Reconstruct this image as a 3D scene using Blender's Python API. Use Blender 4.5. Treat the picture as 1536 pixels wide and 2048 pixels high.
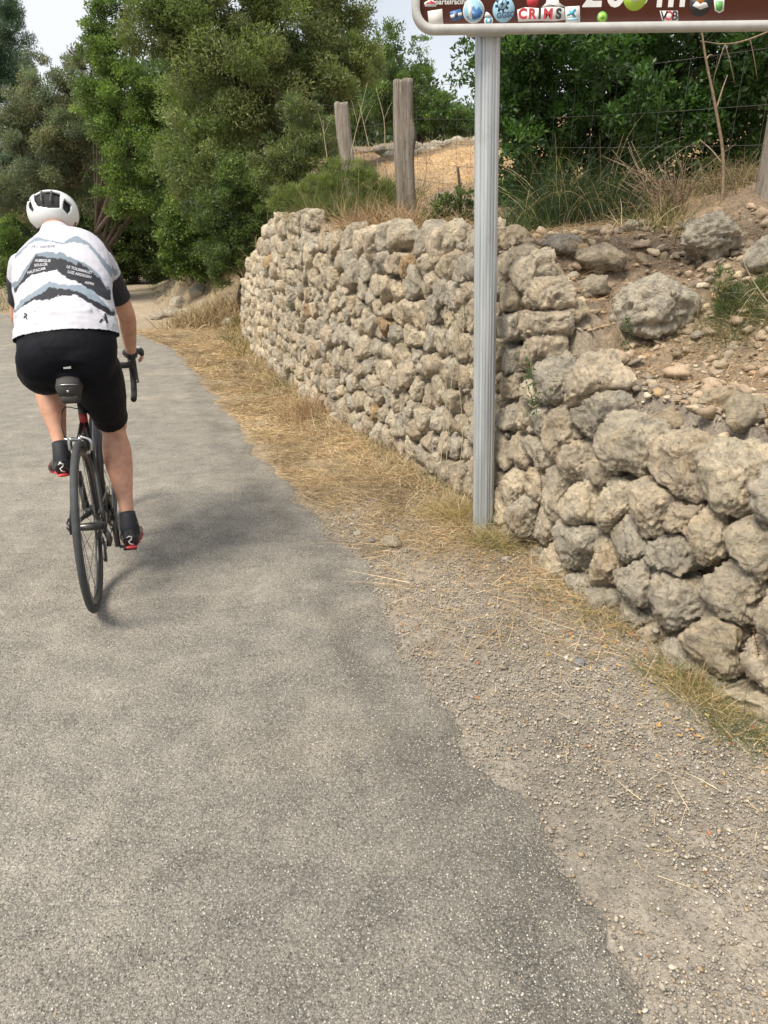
import bpy, bmesh, math, random
import numpy as np
from mathutils import Vector, Matrix
from mathutils.bvhtree import BVHTree
for o in list(bpy.data.objects): bpy.data.objects.remove(o)
S = bpy.context.scene
COL = S.collection
R = math.radians
# ------------------------------------------------------------------ camera, world, sun, exposure
CAM_H, FPX = 1.35, 1479.0
PITCH, ROLL = R(20), R(1.7)
_f = np.array([0, math.cos(PITCH), -math.sin(PITCH)])
_u0 = np.array([0, math.sin(PITCH), math.cos(PITCH)]); _r0 = np.array([1., 0, 0])
_r = _r0*math.cos(ROLL) - _u0*math.sin(ROLL); _u = _u0*math.cos(ROLL) + _r0*math.sin(ROLL)
cd = bpy.data.cameras.new('camera'); cam = bpy.data.objects.new('camera', cd); COL.objects.link(cam)
cd.sensor_fit = 'VERTICAL'; cd.sensor_height = 24; cd.lens = 24*FPX/2048; cd.clip_start = .02; cd.clip_end = 3000
M = Matrix(((_r[0], _u[0], -_f[0], 0), (_r[1], _u[1], -_f[1], 0), (_r[2], _u[2], -_f[2], CAM_H), (0, 0, 0, 1)))
cam.matrix_world = M
S.camera = cam
def pt(px, py, Y):
    """world point seen at photo pixel (px,py) at the given distance Y ahead"""
    d = _f*FPX + _r*(px-768) - _u*(py-1024)
    return np.array([0, 0, CAM_H]) + d*(Y/d[1])
def gp(px, py, z=0.):
    d = _f*FPX + _r*(px-768) - _u*(py-1024)
    return np.array([0, 0, CAM_H]) + d*((z-CAM_H)/d[2])
SUN_EL, SUN_AZ = R(58), R(226)          # azimuth the light comes from, clockwise from +Y
W = bpy.data.worlds.new('World'); S.world = W; W.use_nodes = True
nt = W.node_tree; bg = nt.nodes['Background']
sky = nt.nodes.new('ShaderNodeTexSky'); sky.sky_type = 'NISHITA'; sky.sun_disc = False
sky.sun_elevation = SUN_EL; sky.sun_rotation = SUN_AZ; sky.dust_density = 3; sky.air_density = 1
tc = nt.nodes.new('ShaderNodeTexCoord'); cn = nt.nodes.new('ShaderNodeTexNoise'); cn.inputs['Scale'].default_value = 2.5; cn.inputs['Detail'].default_value = 6
nt.links.new(tc.outputs['Generated'], cn.inputs['Vector'])
cr = nt.nodes.new('ShaderNodeMapRange'); cr.inputs[1].default_value = .3; cr.inputs[2].default_value = .6; cr.inputs[3].default_value = .55; cr.inputs[4].default_value = .95
nt.links.new(cn.outputs[0], cr.inputs[0])
mx = nt.nodes.new('ShaderNodeMix'); mx.data_type = 'RGBA'
nt.links.new(cr.outputs[0], mx.inputs['Factor']); nt.links.new(sky.outputs[0], mx.inputs['A']); mx.inputs['B'].default_value = (6.9, 7.1, 7.4, 1)
nt.links.new(mx.outputs['Result'], bg.inputs[0]); bg.inputs[1].default_value = .098
sd = bpy.data.lights.new('sun', 'SUN'); sun = bpy.data.objects.new('sun', sd); COL.objects.link(sun)
sd.energy = 3.1; sd.angle = R(22); sd.color = (1, .92, .79)
sdir = Vector((math.sin(SUN_AZ)*math.cos(SUN_EL), math.cos(SUN_AZ)*math.cos(SUN_EL), math.sin(SUN_EL)))
sun.rotation_euler = sdir.to_track_quat('Z', 'Y').to_euler(); sun.location = sdir*30
S.view_settings.view_transform = 'Standard'; S.view_settings.look = 'None'; S.view_settings.exposure = .55; S.view_settings.gamma = 1
S.render.engine = 'CYCLES'; S.cycles.max_bounces = 6; S.cycles.diffuse_bounces = 3; S.cycles.transparent_max_bounces = 6
# ------------------------------------------------------------------ helpers
rng = np.random.default_rng(7)
def nrm(v):
    v = np.asarray(v, float); return v/np.maximum(np.linalg.norm(v, axis=-1, keepdims=True), 1e-9)
def link(o, parent=None, **p):
    COL.objects.link(o)
    if parent: o.parent = parent
    for k, v in p.items(): o[k] = v
    return o
def empty(name, loc, label, cat, group=None, rz=0):
    o = bpy.data.objects.new(name, None); COL.objects.link(o); o.location = loc; o.rotation_euler.z = rz; o.empty_display_size = .1
    o['label'] = label; o['category'] = cat
    if group: o['group'] = group
    return o
def npmesh(name, V, Fc, mats=None, smooth=False, col=None, coldom='FACE', mi=None):
    """V (n,3); Fc (m,k) array or list of such arrays"""
    me = bpy.data.meshes.new(name)
    if not isinstance(Fc, list): Fc = [Fc]
    Fc = [np.asarray(f, np.int32) for f in Fc if len(f)]
    me.vertices.add(len(V)); me.vertices.foreach_set('co', np.asarray(V, np.float32).ravel())
    idx = np.concatenate([f.ravel() for f in Fc]); cnt = np.concatenate([np.full(len(f), f.shape[1], np.int32) for f in Fc])
    me.loops.add(len(idx)); me.loops.foreach_set('vertex_index', idx)
    me.polygons.add(len(cnt)); st = np.concatenate([[0], np.cumsum(cnt)[:-1]]).astype(np.int32)
    me.polygons.foreach_set('loop_start', st)
    try: me.polygons.foreach_set('loop_total', cnt)
    except Exception: pass
    if smooth: me.polygons.foreach_set('use_smooth', np.ones(len(cnt), bool))
    if mi is not None: me.polygons.foreach_set('material_index', np.asarray(mi, np.int32))
    me.update(calc_edges=True)
    if col is not None:
        a = me.attributes.new('lc', 'FLOAT_COLOR', coldom)
        c = np.ones((len(col), 4), np.float32); c[:, :3] = col; a.data.foreach_set('color', c.ravel())
    for m in (mats or []): me.materials.append(m)
    return me
def obj(name, me, parent=None, **p):
    return link(bpy.data.objects.new(name, me), parent, **p)
# vectorised gradient noise
_tab = np.random.default_rng(3).permutation(512); _tab = np.concatenate([_tab, _tab])
_gr = nrm(np.random.default_rng(4).normal(size=(512, 3)))
def perlin(p):
    p = np.asarray(p, float); i = np.floor(p).astype(int); f = p-i; i &= 255
    w = f*f*f*(f*(f*6-15)+10); res = 0
    for dx in (0, 1):
        for dy in (0, 1):
            for dz in (0, 1):
                h = _tab[(_tab[(_tab[(i[:, 0]+dx) & 511]+i[:, 1]+dy) & 511]+i[:, 2]+dz) & 511]
                g = _gr[h]; d = (g*(f-np.array([dx, dy, dz]))).sum(1)
                res = res + d*(w[:, 0] if dx else 1-w[:, 0])*(w[:, 1] if dy else 1-w[:, 1])*(w[:, 2] if dz else 1-w[:, 2])
    return res*1.5
def fbm(p, o=4, s=1.):
    r = 0; a = 1; p = np.asarray(p)*s
    for k in range(o): r = r+a*perlin(p+k*17.3); p = p*2.03; a *= .5
    return r
_ico = {}
def ico(n):
    if n not in _ico:
        bm = bmesh.new(); bmesh.ops.create_icosphere(bm, subdivisions=n, radius=1)
        v = np.array([x.co[:] for x in bm.verts]); f = np.array([[a.index for a in q.verts] for q in bm.faces]); bm.free(); _ico[n] = (nrm(v), f)
    return _ico[n]
class MB:
    """collects faces for one mesh"""
    def __init__(s): s.V = []; s.F = {}; s.n = 0; s.M = []
    def add(s, V, Fs, m=0):
        V = np.asarray(V, float); s.V.append(V)
        for f in (Fs if isinstance(Fs, list) else [Fs]):
            f = np.asarray(f)
            if len(f): s.F.setdefault((f.shape[1], m), []).append(f+s.n)
        s.n += len(V); return s
    def mesh(s, name, mats, smooth=True):
        ks = list(s.F); Fl = [np.concatenate(s.F[k]) for k in ks]
        mi = np.concatenate([np.full(len(f), k[1]) for f, k in zip(Fl, ks)])
        return npmesh(name, np.concatenate(s.V), Fl, mats, smooth, mi=mi)
    def tube(s, P, r, n=8, m=0, up=(0, 0, 1), caps=True):
        """round / elliptical tube; r scalar, list, or list of (ra, rb)"""
        P = np.asarray(P, float); k = len(P); T = nrm(np.gradient(P, axis=0)) if k > 2 else nrm(np.repeat([P[-1]-P[0]], 2, 0))
        rr = np.array([(x, x) if np.isscalar(x) else x for x in (r if hasattr(r, '__len__') else [r]*k)], float)
        u = np.asarray(up, float); V = []
        for i in range(k):
            a = np.cross(u, T[i])
            if np.linalg.norm(a) < .05: a = np.cross([.3, 1, .1], T[i])
            a = nrm(a); b = np.cross(T[i], a)
            th = np.arange(n)*2*math.pi/n
            V.append(P[i]+np.cos(th)[:, None]*a*rr[i, 0]+np.sin(th)[:, None]*b*rr[i, 1])
            u = b
        V = np.concatenate(V); F = []
        for i in range(k-1):
            for j in range(n): F.append((i*n+j, i*n+(j+1) % n, (i+1)*n+(j+1) % n, (i+1)*n+j))
        Fs = [np.array(F)]
        if caps:
            V = np.concatenate([V, P[:1], P[-1:]]); a, b = k*n, k*n+1
            Fs.append(np.array([(a, (j+1) % n, j) for j in range(n)]+[(b, (k-1)*n+j, (k-1)*n+(j+1) % n) for j in range(n)]))
        return s.add(V, Fs, m)
    def box(s, c, h, m=0, rot=None, bev=.12):
        """bevelled box, half sizes h"""
        bm = bmesh.new(); bmesh.ops.create_cube(bm, size=2)
        for v in bm.verts: v.co = Vector((v.co.x*h[0], v.co.y*h[1], v.co.z*h[2]))
        if bev: bmesh.ops.bevel(bm, geom=bm.edges[:], offset=min(h)*bev*2, segments=2, affect='EDGES', profile=.6)
        V = np.array([v.co[:] for v in bm.verts]); 
        if rot is not None: V = V@np.array(rot).T
        V = V+np.array(c); FF = {}
        for f in bm.faces: FF.setdefault(len(f.verts), []).append([v.index for v in f.verts])
        bm.free(); return s.add(V, [np.array(x) for x in FF.values()], m)
    def ell(s, c, h, n=3, m=0, rot=None, noise=0, ns=4):
        V, F = ico(n); V = V.copy()
        if noise: V = V*(1+noise*fbm(V*ns+np.array(c)*3, 3))[:, None]
        V = V*np.array(h)
        if rot is not None: V = V@np.array(rot).T
        return s.add(V+np.array(c), F, m)
    def torus(s, c, R0, r, ax='x', n=48, k=8, m=0, rr=None):
        t = np.arange(n)*2*math.pi/n; q = np.arange(k)*2*math.pi/k
        T, Q = np.meshgrid(t, q, indexing='ij'); rad = R0+r*np.cos(Q); w = (rr or r)*np.sin(Q)
        A, B = rad*np.cos(T), rad*np.sin(T)
        V = {'x': (w, A, B), 'y': (A, w, B), 'z': (A, B, w)}[ax]; V = np.stack(V, -1).reshape(-1, 3)+np.array(c)
        F = [(i*k+j, ((i+1) % n)*k+j, ((i+1) % n)*k+(j+1) % k, i*k+(j+1) % k) for i in range(n) for j in range(k)]
        return s.add(V, np.array(F), m)
    def prism(s, pts, T0, T1, m=0):
        """polygon pts (3d) extruded from offset T0 to T1 (vectors)"""
        P = np.asarray(pts, float); n = len(P); V = np.concatenate([P+T0, P+T1]); F4 = [(i, (i+1) % n, n+(i+1) % n, n+i) for i in range(n)]
        return s.add(V, [np.array(F4), np.array([list(range(n))[::-1]]), np.array([[n+i for i in range(n)]])], m)
# ------------------------------------------------------------------ materials
def mat(name, fn=None, color=(.5, .5, .5), rough=.6, metal=0, spec=.5):
    m = bpy.data.materials.new(name); m.use_nodes = True; t = m.node_tree; b = t.nodes['Principled BSDF']
    b.inputs['Base Color'].default_value = (*color, 1); b.inputs['Roughness'].default_value = rough; b.inputs['Metallic'].default_value = metal
    b.inputs['Specular IOR Level'].default_value = spec
    if fn: fn(NB(t), b)
    return m
class NB:
    def __init__(s, t): s.t = t; s.tc = t.nodes.new('ShaderNodeTexCoord')
    def n(s, typ, **kw):
        q = s.t.nodes.new('ShaderNode'+typ)
        for k, v in kw.items(): setattr(q, k, v)
        return q
    def l(s, a, b): s.t.links.new(a, b)
    def P(s): return s.tc.outputs['Object']
    def noise(s, sc, det=4, rough=.55, vec=None, dist=0):
        q = s.n('TexNoise'); q.inputs['Scale'].default_value = sc; q.inputs['Detail'].default_value = det; q.inputs['Roughness'].default_value = rough; q.inputs['Distortion'].default_value = dist
        s.l(vec or s.P(), q.inputs['Vector']); return q.outputs[0]
    def voro(s, sc, feat='F1', vec=None, rnd=1):
        q = s.n('TexVoronoi', feature=feat); q.inputs['Scale'].default_value = sc; q.inputs['Randomness'].default_value = rnd; s.l(vec or s.P(), q.inputs['Vector']); return q
    def ramp(s, v, stops):
        q = s.n('ValToRGB'); e = q.color_ramp.elements
        while len(e) < len(stops): e.new(.5)
        for i, (p, c) in enumerate(stops): e[i].position = p; e[i].color = (*c, 1) if hasattr(c, '__len__') else (c, c, c, 1)
        s.l(v, q.inputs[0]); return q.outputs[0]
    def mix(s, f, a, b, mode='MIX'):
        q = s.n('Mix', data_type='RGBA', blend_type=mode)
        for x, k in ((f, 'Factor'), (a, 'A'), (b, 'B')):
            i = q.inputs[k] if k == 'Factor' else [z for z in q.inputs if z.name == k and z.type == 'RGBA'][0]
            if hasattr(x, 'default_value'): s.l(x, i)
            elif k == 'Factor': i.default_value = x
            else: i.default_value = (*x, 1) if hasattr(x, '__len__') else (x, x, x, 1)
        return [z for z in q.outputs if z.type == 'RGBA'][0]
    def math(s, op, a, b=0):
        q = s.n('Math', operation=op)
        for x, i in ((a, 0), (b, 1)):
            if hasattr(x, 'default_value'): s.l(x, q.inputs[i])
            else: q.inputs[i].default_value = x
        return q.outputs[0]
    def attr(s, nme='lc'):
        q = s.n('Attribute', attribute_name=nme); return q.outputs['Color']
    def bump(s, b, h, st=.5, d=.01, prev=None):
        q = s.n('Bump'); q.inputs['Strength'].default_value = st; q.inputs['Distance'].default_value = d; s.l(h, q.inputs['Height'])
        if prev: s.l(prev, q.inputs['Normal'])
        s.l(q.outputs[0], b.inputs['Normal']); return q.outputs[0]
    def scale(s, v):
        q = s.n('Mapping'); s.l(s.P(), q.inputs['Vector']); q.inputs['Scale'].default_value = v; return q.outputs[0]
def f_asphalt(k, b):
    dn = k.n('TexNoise'); dn.inputs['Scale'].default_value = 60; dn.inputs['Detail'].default_value = 3; k.l(k.P(), dn.inputs['Vector'])
    va = k.n('VectorMath', operation='MULTIPLY_ADD'); k.l(dn.outputs['Color'], va.inputs[0]); va.inputs[1].default_value = (.007, .007, .007); k.l(k.P(), va.inputs[2])
    v = k.voro(135, vec=va.outputs[0]); v2 = k.voro(300, vec=va.outputs[0]); big = k.noise(.9, 6, .62); mid = k.noise(7, 5, .65); fine = k.noise(240, 4, .7)
    cell = k.ramp(v.outputs['Color'], [(0, (.09, .086, .08)), (.2, (.20, .19, .172)), (.7, (.31, .292, .262)), (.9, (.42, .395, .35)), (1, (.68, .64, .57))])
    gap = k.ramp(v.outputs['Distance'], [(0, 1.1), (.35, 1.02), (.68, .45)])
    c = k.mix(1, cell, gap, 'MULTIPLY')
    c2 = k.ramp(v2.outputs['Color'], [(0, (.11, .105, .098)), (.4, (.25, .236, .212)), (1, (.43, .405, .36))])
    c = k.mix(k.ramp(mid, [(.3, .25), (.7, .75)]), c, c2)
    c = k.mix(1, c, k.ramp(fine, [(.3, .68), (.7, 1.15)]), 'MULTIPLY')
    c = k.mix(1, c, k.attr(), 'MULTIPLY')
    c = k.mix(1, c, k.ramp(big, [(.3, (1.03, 1.01, .97)), (.5, (1.18, 1.15, 1.08)), (.72, (1.34, 1.29, 1.19))]), 'MULTIPLY')
    c = k.mix(1, c, k.ramp(mid, [(.25, .78), (.6, 1.05), (.85, 1.3)]), 'MULTIPLY')
    k.l(c, b.inputs['Base Color']); b.inputs['Roughness'].default_value = .85
    n1 = k.bump(b, k.math('SUBTRACT', 1, k.math('ADD', v.outputs['Distance'], k.math('MULTIPLY', v2.outputs['Distance'], .7))), .7, .005); k.bump(b, fine, .5, .002, n1)
def f_ground(k, b):
    a = k.attr(); n = k.noise(14, 6, .65); n2 = k.noise(90, 4, .7); v = k.voro(170)
    c = k.mix(1, a, k.ramp(n, [(.25, .55), (.5, 1.), (.78, 1.5)]), 'MULTIPLY')
    c = k.mix(1, c, k.ramp(n2, [(.3, .65), (.55, 1.), (.8, 1.45)]), 'MULTIPLY')
    c = k.mix(k.ramp(v.outputs['Color'], [(.6, 0.), (.9, .5)]), c, (.42, .38, .32))
    k.l(c, b.inputs['Base Color']); b.inputs['Roughness'].default_value = .95
    n1 = k.bump(b, n2, .8, .012); k.bump(b, n, .6, .04, n1)
def f_stone(k, b):
    a = k.attr(); n = k.noise(16, 8, .68, dist=.4); n2 = k.noise(75, 6, .72); n3 = k.noise(5, 4, .6); li = k.noise(28, 5, .7, vec=k.scale((1, 1.1, .8)))
    c = k.mix(1, a, k.ramp(n, [(.3, (.55, .54, .52)), (.42, (1.05, 1.04, 1.0)), (.62, (1.5, 1.44, 1.31))]), 'MULTIPLY')
    c = k.mix(k.ramp(li, [(.52, 0.), (.68, .45)]), c, (.37, .35, .305))
    c = k.mix(k.ramp(n3, [(.56, 0.), (.74, .55)]), c, (.45, .31, .15))
    c = k.mix(k.ramp(n2, [(.6, 0.), (.72, .6)]), c, (.66, .62, .54))
    c = k.mix(k.ramp(n2, [(.27, .75), (.38, 0.)]), c, (.10, .09, .075))
    k.l(c, b.inputs['Base Color']); b.inputs['Roughness'].default_value = .95
    vv = k.voro(38, vec=k.scale((1, 1, 1.3))); n1 = k.bump(b, n2, 1., .02); n1 = k.bump(b, vv.outputs['Distance'], .7, .02, n1); k.bump(b, n, 1., .07, n1)
def f_leaf(k, b):
    a = k.attr(); k.l(a, b.inputs['Base Color']); b.inputs['Roughness'].default_value = .5
    tr = k.n('BsdfTranslucent'); k.l(k.mix(1, a, (1.3, 1.5, .7), 'MULTIPLY'), tr.inputs[0])
    ms = k.n('MixShader'); ms.inputs[0].default_value = .36; k.l(b.outputs[0], ms.inputs[1]); k.l(tr.outputs[0], ms.inputs[2])
    out = [q for q in k.t.nodes if q.type == 'OUTPUT_MATERIAL'][0]; k.l(ms.outputs[0], out.inputs[0])
def f_bark(k, b):
    w = k.noise(30, 6, .7, vec=k.scale((1, 1, .22)))
    k.l(k.ramp(w, [(.3, (.05, .038, .028)), (.55, (.13, .10, .075)), (.8, (.24, .2, .16))]), b.inputs['Base Color']); k.bump(b, w, .9, .03); b.inputs['Roughness'].default_value = .95
def f_oldwood(k, b):
    w = k.noise(38, 8, .7, vec=k.scale((1, 1, .07))); n = k.noise(9, 4); w2 = k.noise(120, 4, .6, vec=k.scale((1, 1, .05)))
    c = k.ramp(w, [(.28, (.09, .075, .06)), (.48, (.27, .235, .195)), (.75, (.44, .40, .35))]); c = k.mix(k.ramp(n, [(.5, 0.), (.7, .5)]), c, (.25, .19, .14))
    c = k.mix(k.ramp(w2, [(.3, .7), (.42, 0.)]), c, (.06, .05, .04))
    k.l(c, b.inputs['Base Color']); b.inputs['Roughness'].default_value = .9; k.bump(b, w, 1., .025)
def f_attr(rough=.9, sc=60, lo=.8, hi=1.2):
    def f(k, b):
        k.l(k.mix(1, k.attr(), k.ramp(k.noise(sc, 4), [(.3, lo), (.7, hi)]), 'MULTIPLY'), b.inputs['Base Color']); b.inputs['Roughness'].default_value = rough
    return f
def f_metal(k, b):
    n = k.noise(40, 4, .6, vec=k.scale((1, 1, .04))); n2 = k.noise(9, 5, .6)
    k.l(k.mix(k.ramp(n2, [(.55, 0.), (.8, .35)]), k.ramp(n, [(.3, (.36, .39, .41)), (.7, (.58, .61, .62))]), (.30, .29, .26)), b.inputs['Base Color'])
    b.inputs['Metallic'].default_value = .4; b.inputs['Roughness'].default_value = .42
    k.l(k.ramp(n, [(.3, .36), (.7, .5)]), b.inputs['Roughness'])
def f_skin(k, b):
    n = k.noise(16, 6, .65, dist=.6); k.bump(b, k.noise(220, 3), .12, .002); k.l(k.ramp(n, [(.28, (.42, .20, .13)), (.5, (.56, .30, .205)), (.75, (.64, .37, .265))]), b.inputs['Base Color']); b.inputs['Roughness'].default_value = .5
    b.inputs['Subsurface Weight'].default_value = .08; b.inputs['Subsurface Radius'].default_value = (.02, .008, .004)
def f_cloth(c0, c1, sc=220):
    def f(k, b):
        n = k.noise(sc, 2); g = k.noise(9, 3); k.l(k.ramp(g, [(.3, c0), (.7, c1)]), b.inputs['Base Color']); k.bump(b, n, .15, .002); b.inputs['Roughness'].default_value = .7
    return f
def f_vary(c0, c1, sc=20, rough=.5, metal=0):
    def f(k, b):
        k.l(k.ramp(k.noise(sc, 5, .65), [(.3, c0), (.7, c1)]), b.inputs['Base Color']); b.inputs['Roughness'].default_value = rough; b.inputs['Metallic'].default_value = metal
    return f
MA = dict(asphalt=mat('asphalt', f_asphalt), ground=mat('ground', f_ground), stone=mat('limestone', f_stone), leaf=mat('leaf', f_leaf), bark=mat('bark', f_bark),
    wood=mat('weathered_wood', f_oldwood), straw=mat('straw', f_attr()), metal=mat('galvanised', f_metal), skin=mat('skin', f_skin),
    black=mat('black_lycra', f_cloth((.008, .009, .012), (.014, .015, .019))), carbon=mat('carbon', f_vary((.012, .013, .014), (.025, .026, .028), 15, .3)),
    rubber=mat('rubber', f_vary((.035, .04, .042), (.06, .065, .068), 30, .75)), alloy=mat('alloy', f_vary((.42, .43, .44), (.6, .6, .6), 30, .3, 1)),
    steel=mat('dark_steel', f_vary((.06, .06, .06), (.16, .155, .15), 80, .35, .9)), red=mat('red_paint', f_vary((.20, .008, .010), (.32, .014, .018), 20, .35)),
    wire=mat('wire', f_vary((.07, .068, .065), (.14, .135, .125), 20, .7, .3)))
# ------------------------------------------------------------------ wall line and terrain
WB = np.array([(2.75, -1.6), (2.1, -.3), (1.55, .8), (1.17, 1.75), (.99, 2.15), (.8, 2.7), (.65, 3.16), (.47, 3.66), (.25, 4.27), (-.24, 5.45), (-.78, 6.95), (-1.28, 8.6), (-1.8, 10.5), (-2.25, 12.7), (-2.62, 15), (-3.7, 16.6), (-4.5, 18.6), (-5.3, 22), (-7.2, 30), (-10, 45)])
def catmull(P, n=16):
    P = np.asarray(P, float); Q = np.concatenate([[2*P[0]-P[1]], P, [2*P[-1]-P[-2]]]); o = []
    for i in range(len(P)-1):
        a, b, c, d = Q[i:i+4]
        for t in np.arange(n)/n: o.append(.5*((2*b)+(c-a)*t+(2*a-5*b+4*c-d)*t*t+(3*b-a-3*c+d)*t**3))
    return np.array(o+[P[-1]])
WC = catmull(WB, 14); WT = nrm(np.gradient(WC, axis=0)); WN = np.stack([-WT[:, 1], WT[:, 0]], 1)
WU = np.concatenate([[0], np.cumsum(np.linalg.norm(np.diff(WC, axis=0), axis=1))])
def wall_at(u):
    return (np.stack([np.interp(u, WU, WC[:, i]) for i in (0, 1)], -1), nrm(np.stack([np.interp(u, WU, WT[:, i]) for i in (0, 1)], -1)), nrm(np.stack([np.interp(u, WU, WN[:, i]) for i in (0, 1)], -1)))
TOPY = np.array([-2, 0, 1.2, 2.0, 2.6, 3.1, 3.3, 3.55, 4.3, 5.4, 8.2, 9.4, 11, 13.5, 16, 19, 24, 30, 45])
CUTY, CUTZ = [8.3, 8.5, 9.5, 11.2, 15.3], [9, 1.68, 1.3, .95, .12]
TOPZ = np.array([.92, .90, .85, .82, .83, .92, 1.30, 1.38, 1.41, 1.47, 1.70, 1.36, 1.05, .9, 1.1, 1.4, 1.7, 1.9, 2.2])
def wall_s(x, y):
    """(signed distance behind wall line, y of the nearest point)"""
    P = np.stack([x, y], -1); s = np.empty(len(P)); yy = np.empty(len(P)); us = np.empty(len(P))
    A = WC[::2]; Nn = WN[::2]; U = WU[::2]
    for i in range(0, len(P), 20000):
        d = P[i:i+20000, None]-A[None]; q = (d**2).sum(-1); j = q.argmin(1); r = np.arange(len(j))
        s[i:i+20000] = np.sqrt(q[r, j])*np.sign(-(d[r, j]*Nn[j]).sum(-1)); yy[i:i+20000] = A[j, 1]; us[i:i+20000] = U[j]
    return s, yy, us
def sst(a, b, x): t = np.clip((x-a)/(b-a), 0, 1); return t*t*(3-2*t)
def height(x, y, full=False):
    x = np.atleast_1d(np.asarray(x, float)); y = np.atleast_1d(np.asarray(y, float)); s, yy, us = wall_s(x, y)
    tz = sum(np.interp(yy+o, TOPY, TOPZ) for o in (-.4, -.25, -.1, .05, .2))/5; tz = np.where(yy < 4, np.minimum(tz, np.interp(yy, TOPY, TOPZ)), tz)
    n = fbm(np.stack([x, y, 0*x], -1), 4, .9); nf = fbm(np.stack([x, y, 0*x+5], -1), 3, 5.)
    near = 1-sst(2.75, 3.9, yy)                                     # the part whose wall has slumped
    far = sst(13.5, 16, yy)
    wtop = (tz-.045)*((1-far)*sst(.06, .22, s)+far*sst(-.95, .7, s))
    slump = near*sst(.3, 1.5, s)*np.maximum(1.36-tz, 0)
    back = np.clip(s-.4, 0, None)
    back = np.where(far > .5, back*.5, back)
    ris = np.clip(back-2.0, 0, 14)*.135*(1-.4*far)*(1+.75*sst(1.8, 5., x))+np.clip(back, 0, 2)*.09+np.clip(back-16, 0, 60)*.09
    lift = sst(.5, 2.6, s)*np.maximum(1.55-tz, 0)*(1-near)+sst(1.2, 2.6, s)*np.clip(y-8, 0, 14)*.15
    h = wtop+slump+lift+ris+np.clip(s, 0, .6)/.6*(.02*nf+.06*n*sst(.3, 1.5, s)*(1+.8*near)+near*.03*np.abs(fbm(np.stack([x, y, 0*x+8], -1), 3, 7.)))
    flat = 1-sst(0, .2, s)
    h = h+flat*(.012*nf*sst(-1.2, -.5, s)+.05*sst(-.35, 0, s)*sst(2.2, 5, y))
    # beyond the bend the ground climbs gently
    h = h+sst(15, 24, y)*.42*(1-sst(.3, 1, s))+np.clip(y-24, 0, 80)*.02*(1-sst(.3, 1, s))
    h = h+sst(-9, -14, x)*sst(18, 26, y)*.6
    if full: return h, s, yy, n
    return h
def gh(x, y): return float(height(x, y)[0])
def axis(lo, hi, d, far, g=1.12):
    a = list(np.arange(lo, hi, d)); st = d
    while a[-1] < far: st *= g; a.append(a[-1]+st)
    b = []; st = d; c = lo
    while c > -far: st *= g; c -= st; b.append(c)
    return np.array(b[::-1]+a)
xs = axis(-3.2, 4.2, .045, 500); ys = axis(-.3, 9.5, .045, 500)
X, Y = np.meshgrid(xs, ys, indexing='ij'); X = X.ravel(); Y = Y.ravel()
Z, Sg, YY, Nn = height(X, Y, True)
RE = np.array([(.55, -2), (.5, 0), (.44, .9), (.42, 1.28), (.33, 1.5), (.17, 1.82), (.02, 2.4), (-.16, 3.2), (-.42, 3.8), (-.63, 4.34), (-1.11, 5.69), (-1.96, 8.09), (-2.95, 10.7), (-3.9, 12.5), (-4.9, 14.4), (-6.3, 16.1), (-8.5, 17.3), (-13, 18.2), (-30, 18.6)])
LE = np.array([(-3.9, -2), (-3.9, 0), (-3.9, 1.5), (-4.0, 2.8), (-4.3, 4.3), (-5., 6), (-6.2, 8.2), (-7.6, 10), (-9.4, 11.6), (-13, 12.6), (-30, 13)])
REC = catmull(RE, 24); LEC = catmull(LE, 24)
def re_dist(x, y, c=REC):
    P = np.stack([x, y], -1); s = np.empty(len(P)); T = nrm(np.gradient(c, axis=0))
    for i in range(0, len(P), 20000):
        d = P[i:i+20000, None]-c[None]; q = (d**2).sum(-1); j = q.argmin(1); r = np.arange(len(j)); s[i:i+20000] = np.sqrt(q[r, j])*np.sign(d[r, j, 0]*T[j, 1]-d[r, j, 1]*T[j, 0])
    return s
RD = re_dist(X, Y)
def C3(*c): return np.array(c)
dirt = C3(.26, .20, .14); gravel = C3(.34, .30, .245); straw = C3(.36, .265, .15); field = C3(.50, .33, .17); path_c = C3(.42, .34, .24); soil = C3(.24, .17, .11); green = C3(.10, .12, .05)
n2 = fbm(np.stack([X, Y, 0*X+9], -1), 4, 1.7)[:, None]
col = np.repeat(dirt[None], len(X), 0)
w = .8*sst(2.3, 4.2, Y+.3*n2[:, 0])[:, None]; col = gravel*(1-w)+straw*w
bh = sst(.1, .5, Sg)[:, None]; col = col*(1-bh)+soil*bh
fw = (sst(2.0, 3.2, Sg)*(YY < 14))[:, None]; col = col*(1-fw)+field*fw
wn = (sst(.3, .5, Sg)*(1-sst(1.6, 2.2, Sg))*(YY < 3.4))[:, None]; col = col*(1-wn)+C3(.29, .21, .135)*wn
pth = (sst(-1.3, -.6, -np.abs(X+6.2+.33*(Y-18)))*sst(13, 15, Y)*(Sg < -.3))[:, None]; col = col*(1-pth)+path_c*pth
fg = (sst(18, 30, Y)*(1-pth[:, 0])*(Sg < 3))[:, None]; col = col*(1-fg*.8)+green*fg*.8
col = col*(1+.35*n2)
nx, ny = len(xs), len(ys); ii = np.arange(nx-1)[:, None]*ny+np.arange(ny-1)[None]
Fq = np.stack([ii, ii+ny, ii+ny+1, ii+1], -1).reshape(-1, 4)
obj('ground', npmesh('ground', np.stack([X, Y, Z], -1), Fq, [MA['ground']], True, np.clip(col, .01, 1), 'POINT'), kind='structure')
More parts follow.
